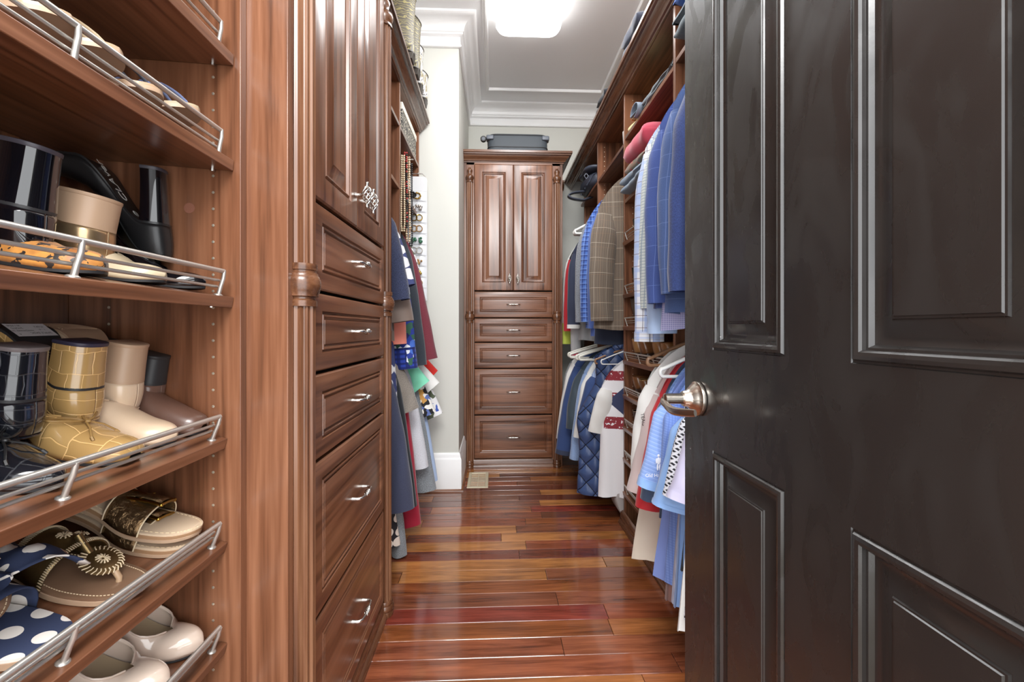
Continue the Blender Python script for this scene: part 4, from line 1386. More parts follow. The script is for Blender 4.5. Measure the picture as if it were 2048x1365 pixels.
# fabrics
F_BROWNPLAID = patterned('brown_windowpane_wool', srgb(112, 100, 88), [('x', .014, .007, 0, srgb(98, 86, 76), .6), ('x', .072, .0020, .1, srgb(186, 176, 160), .55), ('y', .085, .0022, .1, srgb(190, 180, 164), .6), ('x', .072, .0016, .55, srgb(140, 110, 88), .5), ('y', .078, .0016, .6, srgb(140, 110, 88), .5)], heather=.25)
F_BLUEPLAID = patterned('blue_black_plaid', srgb(78, 112, 186), [('x', .030, .010, 0, srgb(44, 62, 120), .75), ('y', .030, .010, 0, srgb(44, 62, 120), .75), ('x', .030, .003, .6, srgb(140, 170, 224), .6), ('y', .030, .003, .6, srgb(140, 170, 224), .6)])
F_GREYTWEED = cloth('grey_heather_knit', srgb(134, 138, 146), heather=.45)
F_NAVYSPORT = cloth('navy_jersey', srgb(50, 56, 78), .7)
F_REDSPORT = cloth('red_jersey', srgb(178, 36, 48), .7)
F_BLACK = cloth('black_jersey', srgb(34, 35, 42), .85)
F_YELLOW = cloth('lime_trim', srgb(208, 222, 96), .8)
F_WHITE = cloth('white_cotton', srgb(226, 225, 222), .9)
F_PINK = cloth('pink_trim', srgb(200, 60, 90), .8)
F_NAVYWIN = patterned('blue_windowpane_wool', srgb(64, 82, 140), [('x', .058, .0018, .2, srgb(116, 140, 206), .4), ('y', .066, .0018, .2, srgb(116, 140, 206), .4)], heather=.25)
F_BLUEWOOL = patterned('blue_check_wool', srgb(72, 92, 138), [('x', .060, .0016, .2, srgb(130, 150, 205), .35), ('y', .070, .0016, .2, srgb(130, 150, 205), .35)], heather=.3)
F_NAVY = cloth('navy_suit_wool', srgb(46, 62, 112), .7, heather=.2)
F_DKNAVY = cloth('dark_navy_wool', srgb(36, 42, 60), .8)
F_CHARC = cloth('charcoal_wool', srgb(66, 68, 74), .85, heather=.15)
F_WBPLAID = patterned('white_blue_plaid_cotton', srgb(212, 214, 220), [('x', .040, .014, 0, srgb(150, 172, 216), .7), ('y', .046, .014, 0, srgb(150, 172, 216), .55), ('x', .040, .0022, .5, srgb(86, 84, 96), .8), ('y', .046, .0022, .55, srgb(110, 84, 84), .8), ('x', .040, .0016, .65, srgb(120, 140, 190), .8)])
F_GREENCHK = patterned('pale_green_check_cotton', srgb(204, 210, 206), [('x', .011, .003, 0, srgb(140, 156, 170), .7), ('y', .011, .003, 0, srgb(140, 156, 170), .7)])
F_LTBLUE = cloth('light_blue_cotton', srgb(172, 194, 228), .85)
F_LILACCHK = patterned('lilac_gingham', srgb(160, 158, 200), [('x', .006, .003, 0, srgb(110, 110, 168), .8), ('y', .006, .003, 0, srgb(196, 196, 222), .6)])
F_DENIM = cloth('light_denim', srgb(140, 164, 204), .9, heather=.2)
F_STRIPEBLUE = patterned('blue_white_stripe', srgb(186, 200, 226), [('x', .009, .0045, 0, srgb(120, 146, 200), .8)])
F_DKGREEN = cloth('dark_teal_nylon', srgb(58, 70, 80), .55)
def quilt_cloth():
    m, g, bs = newmat('navy_quilted_nylon')
    uv = g.coord('UV')
    X, Y, _ = g.xyz(uv)
    a = g.m('MULTIPLY', X, 1.15)
    f1 = g.m('ABSOLUTE', g.m('SINE', g.m('MULTIPLY', g.m('ADD', a, Y), PI / .105)))
    f2 = g.m('ABSOLUTE', g.m('SINE', g.m('MULTIPLY', g.m('SUBTRACT', a, Y), PI / .105)))
    f = g.m('MINIMUM', f1, f2)
    seam = g.m('LESS_THAN', f, .10)
    c = g.mix(seam, srgb(58, 76, 116), srgb(22, 28, 48))  # stitched seams, with the shade of their creases painted in as dark lines
    P(bs, g, col=c, rough=.42, spec=.4, normal=g.bump(g.m('ADD', g.m('POWER', f, .4), g.m('MULTIPLY', g.noise(uv, 38, 3), .25)), .9, .006))
    return m
F_NAVYQUILT = quilt_cloth()
F_NAVYJKT = cloth('navy_track_cotton', srgb(50, 70, 116), .8)
F_POLO = patterned('blue_stripe_pique', srgb(138, 168, 226), [('y', .0125, .005, 0, srgb(164, 188, 236), .6), ('y', .0125, .0015, .6, srgb(118, 146, 212), .6)])
F_POLO2 = patterned('blue_dotted_pique', srgb(124, 152, 216), [('x', .008, .003, 0, srgb(100, 128, 200), .7), ('y', .008, .003, 0, srgb(100, 128, 200), .5)])
F_SKY = cloth('sky_blue_pique', srgb(140, 176, 228), .8)
F_BLUEBODY = cloth('blue_polo_knit', srgb(124, 144, 206), .8)
F_HOUND = houndstooth('black_white_houndstooth', srgb(34, 36, 46), srgb(226, 228, 236), 92)
F_LAV = cloth('lavender_pique', srgb(204, 200, 228), .85)
F_CREAM = cloth('cream_cotton', srgb(230, 220, 204), .9)
F_PINKGREY = cloth('pale_pink_grey_cotton', srgb(198, 180, 178), .9)
F_RED = cloth('red_nylon', srgb(196, 48, 56), .5)
F_SLATE = cloth('slate_blue_cotton', srgb(80, 96, 124), .85)
F_BLACKTEX = patterned('black_textured_knit', srgb(26, 26, 28), [('y', .006, .002, 0, srgb(60, 60, 64), .8), ('x', .006, .002, 0, srgb(46, 46, 50), .8)])
F_GREYSTR = patterned('grey_white_fine_stripe', srgb(186, 192, 212), [('x', .005, .002, 0, srgb(150, 160, 194), .8)])
F_MAUVE = cloth('mauve_brown_knit', srgb(132, 100, 94), .9)
F_TEE = tee_graphic()
F_LACE = cloth('navy_lace', srgb(48, 54, 80), .85, heather=.4, weave=120, bump=.9)
F_NAVYDRESS = cloth('navy_jersey_dress', srgb(58, 64, 88), .8)
F_TAUPE = cloth('taupe_silk', srgb(112, 96, 88), .5)
F_DOTS = spots('navy_dress_with_white_circles', srgb(58, 66, 110), srgb(222, 222, 226), 15.0, .40, .25, .85)
F_CORAL = cloth('coral_crepe', srgb(222, 132, 116), .8)
F_FLORAL = floral('blue_green_floral', [srgb(40, 60, 150), srgb(54, 98, 80), srgb(226, 230, 240), srgb(30, 38, 90), srgb(70, 110, 200)], 34)
F_BLUECHK = patterned('royal_blue_check', srgb(44, 66, 160), [('x', .02, .009, 0, srgb(24, 34, 90), .8), ('y', .02, .009, 0, srgb(24, 34, 90), .8)])
F_CHARKNIT = cloth('charcoal_knit', srgb(48, 54, 62), .9, heather=.15)
F_BURG = cloth('burgundy_knit', srgb(112, 46, 58), .85, heather=.15)
F_BLACKK = cloth('black_knit', srgb(30, 34, 40), .9)
F_GREYTAUPE = cloth('grey_taupe_knit', srgb(134, 126, 118), .9, heather=.2)
F_CRIMSON = cloth('crimson_velour', srgb(160, 28, 54), .75)
F_PALEGREY = cloth('pale_grey_knit', srgb(204, 206, 214), .9, heather=.1)
F_GREYHE = cloth('grey_heather_jersey', srgb(132, 138, 144), .9, heather=.3)
F_MINT = cloth('mint_cotton', srgb(126, 208, 176), .85)
F_REDTEE = cloth('red_cotton', srgb(212, 50, 44), .85)
F_MONO = floral('black_white_blue_print', [srgb(28, 28, 34), srgb(232, 230, 226), srgb(90, 110, 170), srgb(24, 24, 30), srgb(200, 150, 80)], 42)
F_MONO2 = floral('white_blue_leaf_print', [srgb(236, 236, 238), srgb(70, 96, 180), srgb(236, 236, 238), srgb(90, 100, 80)], 40)
F_BLACKDOT = spots('black_dress_with_cream_circles', srgb(30, 28, 34), srgb(226, 216, 206), 20, .40, .3, .85)
BTN = plain('pale_button', srgb(206, 198, 180), .3)
BTND = plain('dark_button', (.02, .02, .025), .3)

RX_, UPZ, LOZ = .80, 1.925, .945
GU_B, GU_F, GL_B, GL_F = 'jackets on the far upper rail', 'jackets on the near upper rail', 'clothes on the far lower rail', 'shirts on the near lower rail'
GLU, GLL = 'tops on the left upper rail', 'clothes on the left lower rail'
JS = (.020, -.035, -.62, .078, .062, .015)        # jacket sleeve
# ---- right, far upper rail (bays beyond the shoe tower)
garment('blazer', 'brown windowpane check blazer hanging beside the shoe tower', 'jacket', (RX_, 2.345, UPZ), -1, F_BROWNPLAID, .225, .875, .05, .245, (.07, .14), .010, 1, 2, JS, group=GU_B, both=False, m=30, n=26, buttons=(BTND, (-.56, -.64), -.03))
garment('shirt', 'navy shirt tail hanging below the brown check blazer', 'shirt', (RX_ + .02, 2.47, UPZ - .01), -1, F_DKNAVY, .21, .95, .03, .235, (.07, .14), .010, 2, 0, None, group=GU_B)
garment('plaid_shirt', 'blue and black plaid shirt between the brown blazer and the grey sweater', 'shirt', (RX_, 2.60, UPZ - .01), -1, F_BLUEPLAID, .225, .86, .035, .235, (.07, .13), .012, 3, -3, (.022, -.03, -.62, .072, .050, .014), group=GU_B, both=False)
garment('shirt', 'plain blue shirt showing only a sleeve edge below the blue plaid one', 'shirt', (RX_ + .01, 2.53, UPZ - .01), -1, cloth('mid_blue_cotton', srgb(88, 112, 180)), .215, .90, .03, .23, (.07, .13), .012, 4, 2, (.010, .02, -.66, .066, .046, .012), group=GU_B, both=False)
garment('sweater', 'grey heather sweater past the blue plaid shirt', 'sweater', (RX_, 2.76, UPZ - .02), -1, F_GREYTWEED, .225, .76, .035, .22, (.08, .13), .010, 5, -2, (.028, -.02, -.60, .068, .046, .012), group=GU_B, both=False)
garment('sport_jersey', 'navy jersey with white piping, past the grey sweater', 'jersey', (RX_, 3.08, UPZ - .10), -1, F_NAVYSPORT, .225, .70, .035, .23, (.08, .13), .012, 6, 0, (.025, -.02, -.56, .062, .046, .010), group=GU_B, both=False, cuff=(F_WHITE, .03))
garment('sport_jersey', 'red and black jersey second from the far end of the upper rail', 'jersey', (RX_, 3.23, UPZ - .12), -1, F_BLACK, .225, .66, .03, .225, (.08, .13), .010, 7, 0, (.025, -.01, -.56, .060, .046, .010), F_REDSPORT, group=GU_B, both=False)
garment('sport_jersey', 'white jersey with lime cuffs at the far end of the upper rail', 'jersey', (RX_, 3.33, UPZ - .12), -1, F_WHITE, .225, .74, .03, .235, (.08, .13), .010, 8, 0, (.018, -.01, -.66, .058, .044, .010), F_WHITE, group=GU_B, both=False, cuff=(F_YELLOW, .16))
garment('sport_jersey', 'grey jersey with pink hem hanging lowest at the far end', 'jersey', (RX_, 3.165, UPZ - .12), -1, cloth('pale_grey_jersey', srgb(196, 196, 198)), .20, .84, .03, .20, (.08, .13), .010, 9, 0, (.012, -.01, -.76, .050, .036, .006), group=GU_B, both=False, cuff=(F_PINK, .03))
for k in range(3):
    hanger(('white tube hanger frontmost of the bare three near the far jerseys', 'white tube hanger in the middle of the bare three near the far jerseys', 'white tube hanger rearmost of the bare three near the far jerseys')[k], (RX_ - .01, 2.935 + .035 * k, UPZ - .07), .215, HANGW, .09, .09, .0085, 3 * k - 3, 'bare white hangers')
# ---- right, far lower rail
garment('tee_shirt', 'white tee with faded red bars hanging beside the shoe tower', 'shirt', (RX_, 2.345, LOZ - .04), -1, F_TEE, .205, .775, .04, .225, (.06, .11), .012, 10, 3, (.045, .022, -.26, .056, .050, .004, .5), F_WHITE, group=GL_B, both=False, collar=(F_WHITE, .02), n=26, m=30)
garment('quilted_vest', 'navy diamond-quilted vest with snap pocket next to the white tee', 'vest', (RX_ - .05, 2.455, LOZ + .02), -1, F_NAVYQUILT, .215, .85, .042, .275, (.05, .08), .008, 11, 3, None, group=GL_B, tank=True, quilt=.018, n=44, m=64, chest=.262, buttons=(BTN, (-.52, -.525), .13), collar=(F_NAVYQUILT, .04))
garment('shirt', 'blue and white patterned shirt right behind the quilted vest', 'shirt', (RX_ - .01, 2.555, LOZ), -1, F_STRIPEBLUE, .20, .74, .03, .225, (.07, .10), .012, 12, 0, (.055, -.01, -.26, .070, .062, .006), F_NAVYJKT, group=GL_B, both=False)
garment('shirt', 'white shirt glimpsed between the vest and the denim shirt', 'shirt', (RX_ - .02, 2.64, LOZ), -1, F_WHITE, .20, .70, .03, .225, (.07, .10), .012, 13, 0, (.06, -.01, -.40, .060, .052, .006), group=GL_B, both=False)
garment('denim_shirt', 'light denim shirt whose sleeve ends above the vest pocket', 'shirt', (RX_ - .02, 2.73, LOZ), -1, F_DENIM, .20, .68, .03, .23, (.07, .10), .014, 14, 0, (.07, -.01, -.56, .060, .048, .01), group=GL_B, both=False, cuff=(F_DENIM, .05))
garment('shorts_jacket', 'dark teal nylon jacket with crumpled sleeve hanging from a white hanger', 'jacket', (RX_ - .03, 2.80, LOZ - .02), -1, F_DKGREEN, .195, .48, .035, .22, (.05, .08), .020, 15, 0, (.07, -.01, -.40, .070, .060, .02), group=GL_B, both=False)
garment('track_jacket', 'navy track jacket with white shoulder stripe at the far lower rail', 'jacket', (RX_ - .03, 2.96, LOZ - .01), -1, F_NAVYJKT, .205, .70, .035, .26, (.05, .08), .014, 16, 0, (.105, -.02, -.62, .070, .066, .012), group=GL_B, both=False, cuff=(F_NAVYSPORT, .04))
garment('track_jacket', 'white jacket peeking out behind the navy track jacket', 'jacket', (RX_ - .03, 3.08, LOZ), -1, F_WHITE, .205, .66, .03, .24, (.05, .08), .014, 17, 0, (.085, -.01, -.56, .060, .054, .012), group=GL_B, both=False)
garment('sweatshirt', 'grey sweatshirt last on the far lower rail', 'sweater', (RX_ - .02, 3.20, LOZ), -1, F_GREYHE, .205, .60, .03, .23, (.06, .08), .014, 18, 0, (.06, -.01, -.50, .058, .050, .012), group=GL_B, both=False)
garment('folded_trousers', 'dark trousers hanging low behind the quilted vest', 'trousers', (RX_ + .02, 2.80, .50), -1, F_MAUVE, .14, .34, .025, .16, (.01, .01), .006, 19, 0, None, group=GL_B)
for i, (yy, hw, lb) in enumerate(((2.765, .225, 'ivory tube hanger holding the dark teal nylon jacket'), (2.92, .235, 'ivory tube hanger holding the navy track jacket'), (2.70, .215, 'ivory tube hanger holding the light denim shirt'), (3.04, .225, 'ivory tube hanger holding the white far jacket'))):
    hanger(lb, (RX_ - .03, yy, LOZ + .012), hw, HANGM, .055, .045, .0075, 2 - i, 'ivory hangers on the far lower rail')
hanger('wooden hanger holding the navy quilted vest', (RX_ - .01, 2.425, LOZ + .016), .20, HANGWOOD, .06, .04, .006, 2, bar=False)
hanger('white wire hanger holding the white tee', (RX_, 2.335, LOZ + .02), .20, HANGW, .06, .04, .0035, 3)
# ---- right, near upper rail
garment('plaid_shirt', 'white and blue plaid shirt at the end of the near upper rail', 'shirt', (RX_ - .01, 1.572, UPZ), -1, F_WBPLAID, .225, .84, .035, .245, (.07, .13), .012, 21, 0, (.024, -.03, -.72, .068, .052, .012), group=GU_F, both=False, cuff=(F_WBPLAID, .05))
garment('check_shirt', 'pale green micro-check shirt next to the white and blue plaid shirt', 'shirt', (RX_ - .01, 1.525, UPZ), -1, F_GREENCHK, .22, .80, .03, .235, (.07, .13), .012, 22, 0, (.018, -.01, -.60, .062, .050, .012), group=GU_F, both=False)
garment('shirt', 'light blue shirt whose cuff shows under the windowpane blazer', 'shirt', (RX_ - .01, 1.475, UPZ), -1, F_LTBLUE, .215, .80, .03, .235, (.07, .13), .010, 23, 0, (.016, -.02, -.69, .060, .050, .012), group=GU_F, both=False, cuff=(F_LTBLUE, .04))
garment('blazer', 'blue windowpane blazer, first jacket past the pale green shirt', 'jacket', (RX_ - .02, 1.405, UPZ), -1, F_NAVYWIN, .225, .80, .045, .245, (.06, .13), .012, 24, 0, (.022, -.03, -.60, .078, .064, .015), group=GU_F, both=False, m=28)
garment('shirt', 'lilac gingham shirt whose tail hangs below the blue blazers', 'shirt', (RX_ - .01, 1.345, UPZ), -1, F_LILACCHK, .22, .875, .03, .25, (.06, .13), .010, 25, 0, None, group=GU_F)
garment('blazer', 'blue check wool blazer second of the row of blue jackets', 'jacket', (RX_ - .03, 1.275, UPZ), -1, F_BLUEWOOL, .225, .83, .045, .25, (.06, .13), .012, 26, 0, (.018, -.03, -.58, .078, .064, .015), group=GU_F, both=False, m=28)
garment('blazer', 'charcoal blazer last in view, pressed against the black door edge', 'jacket', (RX_ - .02, 1.09, UPZ), -1, F_CHARC, .225, .80, .045, .25, (.06, .13), .012, 27, 0, (.016, -.03, -.64, .074, .060, .012), group=GU_F, both=False)
garment('blazer', 'plain navy suit jacket cut off by the black door edge', 'jacket', (RX_ - .03, 1.18, UPZ), -1, F_NAVY, .225, .76, .045, .245, (.06, .13), .012, 28, 0, (.026, -.02, -.58, .078, .064, .015), group=GU_F, both=False)
# ---- right, near lower rail
NLZ = 1.005
SS = (.070, -.02, -.27, .092, .085, .004, .5)
wj_ = garment('hooded_jacket', 'white jacket on a brown hanger at the end of the near lower rail', 'jacket', (RX_ - .01, 1.550, NLZ + .015), -1, F_WHITE, .225, .62, .035, .22, (.05, .11), .010, 31, 0, (.035, -.01, -.36, .072, .058, .012), group=GL_F, both=False)
garment('long_shirt', 'cream shirt with a long tail reaching below the polo sleeves', 'shirt', (RX_ - .015, 1.568, NLZ), -1, F_CREAM, .21, .82, .03, .265, (.06, .12), .016, 32, 0, None, group=GL_F)
garment('shirt', 'pale pink-grey shirt sleeve sloping in front of the shoe shelves', 'shirt', (RX_ - .01, 1.515, NLZ), -1, F_PINKGREY, .21, .56, .03, .225, (.06, .12), .012, 33, 0, (.075, -.01, -.36, .062, .056, .004), group=GL_F, both=False)
garment('windbreaker', 'red nylon windbreaker with only the hem of its sleeve in view', 'jacket', (RX_ - .01, 1.47, NLZ), -1, F_RED, .21, .56, .03, .225, (.06, .12), .014, 34, 0, (.058, .0, -.40, .058, .052, .004), group=GL_F, both=False)
garment('polo_shirt', 'slate blue polo half hidden behind the striped blue polo', 'shirt', (RX_ - .01, 1.43, NLZ), -1, F_SLATE, .21, .60, .03, .23, (.06, .12), .012, 35, 0, (.052, .0, -.36, .062, .056, .004), group=GL_F, both=False)
p_ = garment('polo_shirt', 'blue striped polo with white embroidery on its sleeve', 'shirt', (RX_ - .02, 1.37, NLZ - .01), -1, F_POLO, .22, .68, .035, .245, (.05, .12), .012, 36, 0, (.062, -.035, -.29, .088, .080, .004, .5), group=GL_F, both=False, cuff=(F_SKY, .022), collar=(F_POLO, .03))
garment('polo_shirt', 'blue dotted polo between the striped polo and the houndstooth one', 'shirt', (RX_ - .02, 1.30, NLZ), -1, F_POLO2, .22, .74, .035, .25, (.05, .12), .012, 37, 0, (.018, -.02, -.27, .080, .074, .004, .5), group=GL_F, both=False, collar=(F_POLO2, .03))
garment('polo_shirt', 'sky blue polo with a wide open sleeve under the houndstooth polo', 'shirt', (RX_ - .02, 1.235, NLZ - .03), -1, F_SKY, .22, .74, .035, .25, (.05, .12), .012, 38, 0, (.052, -.02, -.28, .086, .084, .004, .5), group=GL_F, both=False, cuff=(F_SKY, .02))
garment('polo_shirt', 'black and white houndstooth polo beside the black door edge', 'shirt', (RX_ - .02, 1.175, NLZ), -1, F_HOUND, .22, .76, .035, .25, (.05, .12), .012, 39, 0, (.058, -.02, -.26, .082, .076, .004, .5), F_HOUND, group=GL_F, both=False)
garment('polo_shirt', 'lavender polo sleeve in front of the houndstooth polo', 'shirt', (RX_ - .02, 1.125, NLZ), -1, F_LAV, .22, .78, .035, .25, (.05, .12), .012, 40, 0, (.062, -.02, -.25, .084, .078, .004, .5), group=GL_F, both=False, cuff=(F_LAV, .025))
garment('polo_shirt', 'plain blue polo body hanging below the striped sleeve', 'shirt', (RX_ - .02, 1.335, NLZ), -1, F_BLUEBODY, .22, .745, .035, .268, (.05, .12), .014, 45, 0, None, group=GL_F)
garment('knit_shirt', 'mauve brown knit shirt whose hem drops below the plain blue polo', 'shirt', (RX_ - .02, 1.295, NLZ), -1, F_MAUVE, .21, .80, .03, .246, (.05, .12), .010, 43, 0, None, group=GL_F, hemband=(F_MAUVE, .06))
garment('shirt', 'grey fine-striped shirt hanging low beside the black door edge', 'shirt', (RX_ - .02, 1.255, NLZ), -1, F_GREYSTR, .21, .78, .03, .248, (.05, .12), .010, 42, 0, None, group=GL_F)
garment('knit_shirt', 'black textured knit shirt seen low beside the black door edge', 'shirt', (RX_ - .02, 1.215, NLZ), -1, F_BLACKTEX, .20, .67, .03, .232, (.05, .12), .010, 41, 0, None, group=GL_F)
garment('long_shirt', 'white long shirt tail lowest of all beside the black door edge', 'shirt', (RX_ - .03, 1.165, NLZ), -1, F_WHITE, .21, .80, .03, .256, (.05, .12), .010, 44, 0, None, group=GL_F)
hanger('brown wooden hanger holding the white jacket near the shoe shelves', (RX_ - .01, 1.545, NLZ + .035), .215, HANGWOOD, .075, .02, .007, 0)
hanger('white hanger holding the striped blue polo', (RX_ - .02, 1.40, NLZ + .01), .215, HANGW, .075, .04, .0065, 0)

# ---- left, upper rail
LXR, LUZ, LLZ = -.70, 1.66, .965
ls = (.030, -.02, -.60, .070, .052, .014)
garment('dress', 'dark navy dress with long lace sleeves, first on the left upper rail', 'dress', (LXR + .01, 1.86, LUZ + .03), 1, F_NAVYDRESS, .225, .64, .035, .25, (.04, .08), .012, 51, 0, (.075, -.03, -.40, .072, .064, .01), F_LACE, group=GLU, both=False)
garment('blouse', 'taupe silk blouse with a draped sleeve under the navy lace one', 'blouse', (LXR + .01, 1.92, LUZ), 1, F_TAUPE, .22, .66, .03, .25, (.04, .08), .018, 52, 0, (.075, -.02, -.46, .078, .072, .01), group=GLU, both=False)
garment('dress', 'long navy dress with large white circles on the left rail', 'dress', (LXR, 1.98, LUZ), 1, F_DOTS, .225, 1.40, .035, .285, (.04, .08), .014, 53, 0, (.085, -.01, -.30, .066, .060, .004), group=GLU, both=False, m=40)
garment('blouse', 'coral blouse with just a strip of sleeve showing beside the circle dress', 'blouse', (LXR, 2.03, LUZ), 1, F_CORAL, .215, .60, .03, .235, (.04, .08), .014, 54, 0, (.055, -.02, -.56, .054, .046, .01), group=GLU, both=False)
garment('blouse', 'blue and green floral blouse with a royal blue check cuff', 'blouse', (LXR, 2.10, LUZ), 1, F_FLORAL, .22, .66, .03, .24, (.04, .08), .014, 55, 0, (.075, -.02, -.68, .056, .058, .012), group=GLU, both=False, cuff=(F_BLUECHK, .10))
garment('cardigan', 'charcoal cardigan hanging between the floral blouse and burgundy sweater', 'sweater', (LXR, 2.262, LUZ), 1, F_CHARKNIT, .225, .68, .035, .24, (.04, .08), .012, 56, 0, (.085, -.02, -.68, .064, .066, .012), group=GLU, both=False)
garment('sweater', 'burgundy sweater with a wide straight sleeve near the jewelry organizer', 'sweater', (LXR, 2.39, LUZ), 1, F_BURG, .225, .68, .035, .24, (.04, .08), .012, 57, 0, (.125, -.02, -.66, .060, .066, .004), group=GLU, both=False)
garment('blouse', 'white and blue print blouse just past the burgundy sweater', 'blouse', (LXR, 2.49, LUZ), 1, F_MONO2, .22, .62, .03, .235, (.04, .08), .012, 58, 0, (.105, -.02, -.58, .052, .050, .004), group=GLU, both=False)
# ---- left, lower rail
LLZ = 1.005
garment('long_cardigan', 'long navy cardigan on the left lower rail, frontmost piece', 'sweater', (LXR + .01, 1.875, LLZ - .01), 1, cloth('navy_grey_knit', srgb(60, 64, 86), heather=.1), .225, .66, .035, .25, (.04, .08), .014, 61, 0, (.085, -.02, -.60, .062, .064, .010), group=GLL, both=False)
garment('long_cardigan', 'long black knit hanging between the navy cardigan and crimson dress', 'sweater', (LXR, 2.02, LLZ), 1, F_BLACKK, .225, .72, .03, .25, (.04, .08), .014, 62, 0, (.085, -.02, -.66, .056, .056, .008), group=GLL, both=False)
garment('knit_sweater', 'grey taupe short knit top over the crimson dress', 'sweater', (LXR, 2.08, LLZ + .03), 1, F_GREYTAUPE, .22, .40, .03, .24, (.04, .08), .010, 63, 0, (.085, -.02, -.26, .066, .066, .006), group=GLL, both=False)
garment('dress', 'crimson velour dress reaching almost to the floor on the left', 'dress', (LXR, 2.135, LLZ), 1, F_CRIMSON, .225, .86, .035, .27, (.04, .08), .014, 64, 0, (.075, -.01, -.80, .054, .062, .006), group=GLL, both=False, hemband=(F_CRIMSON, .08))
garment('knit_sweater', 'pale grey knit with a ribbed cuff next to the crimson dress', 'sweater', (LXR, 2.26, LLZ), 1, F_PALEGREY, .225, .76, .03, .25, (.04, .08), .012, 65, 0, (.105, -.01, -.56, .058, .050, .010), group=GLL, both=False, cuff=(F_PALEGREY, .08))
garment('cardigan', 'grey heather cardigan with long sleeve by the white baseboard', 'sweater', (LXR, 2.37, LLZ), 1, F_GREYHE, .225, .82, .03, .25, (.04, .08), .012, 66, 0, (.125, -.01, -.72, .058, .054, .012), group=GLL, both=False, cuff=(F_GREYHE, .09))
garment('shirt', 'pale blue shirt tail behind the grey heather cardigan', 'shirt', (LXR, 2.45, LLZ), 1, F_LTBLUE, .22, .76, .03, .25, (.04, .08), .012, 67, 0, (.130, -.01, -.70, .050, .052, .012), group=GLL, both=False)
garment('tee_shirt', 'mint green tee with a flared sleeve under the charcoal cardigan', 'shirt', (LXR, 2.33, LLZ + .01), 1, F_MINT, .225, .50, .03, .24, (.04, .08), .012, 68, 0, (.105, -.02, -.16, .060, .062, .002), group=GLL, both=False)
garment('tee_shirt', 'red tee with its sleeve sticking out, farthest of the left row', 'shirt', (LXR, 2.56, LLZ + .045), 1, F_REDTEE, .225, .50, .03, .24, (.04, .08), .012, 69, 0, (.140, -.02, -.15, .052, .036, .002), group=GLL, both=False)
garment('tee_shirt', 'white tee sleeve between the mint and the red tee', 'shirt', (LXR, 2.51, LLZ), 1, F_WHITE, .225, .50, .03, .24, (.04, .08), .012, 70, 0, (.140, -.02, -.18, .056, .056, .002), group=GLL, both=False)
garment('blouse', 'black and ochre printed blouse under the mint tee sleeve', 'blouse', (LXR, 2.42, LLZ - .02), 1, F_MONO, .225, .52, .03, .24, (.04, .08), .014, 71, 0, (.115, -.02, -.30, .060, .066, .004), group=GLL, both=False)
garment('blouse', 'white and blue leaf print blouse beside the cream wall', 'blouse', (LXR, 2.60, LLZ - .02), 1, F_MONO2, .225, .52, .03, .24, (.04, .08), .014, 72, 0, (.135, -.02, -.34, .058, .062, .004), group=GLL, both=False)
garment('skirt', 'black skirt with cream circles hanging lowest on the left', 'skirt', (LXR + .02, 1.93, .64), 1, F_BLACKDOT, .19, .56, .04, .26, (.01, .01), .022, 73, 0, None, group=GLL)
garment('sweatshirt', 'grey sweatshirt with a dangling cuff at the foot of the left row', 'sweater', (LXR + .02, 2.0, .55), 1, F_GREYHE, .19, .40, .03, .22, (.03, .05), .012, 74, 0, (.075, -.02, -.46, .046, .034, .012), group=GLL, both=False)
# ================================================================ things on shelves and tops
def rbox(mb, cx, cy, cz, hx, hy, hz, p=4.0, n=28, m=14, wob=0.0, seed=0):
    """superellipsoid block: soft-edged box"""
    rows = []
    e = 2.0 / p
    sg = lambda v: (abs(v) ** e) * (1 if v >= 0 else -1)
    rr = random.Random(seed)
    f = [rr.uniform(0, 6.28) for _ in range(6)]
    for i in range(m + 1):
        a = -PI / 2 + PI * i / m
        row = []
        for j in range(n):
            b = 2 * PI * j / n
            k = max(math.cos(a), .0)
            x, y, z = hx * sg(k if k > 1e-4 else 0) * sg(math.cos(b)), hy * sg(k if k > 1e-4 else 0) * sg(math.sin(b)), hz * sg(math.sin(a))
            if wob:
                z += wob * (math.sin(x * 31 + f[0]) + math.sin(y * 27 + f[1]) + .6 * math.sin((x + y) * 60 + f[2])) * (.5 if z > 0 else .15)
                x += wob * math.sin(y * 40 + z * 60 + f[3])
            row.append((cx + x, cy + y, cz + z))
        rows.append(row)
    return mb.grid(rows, True, True, True)

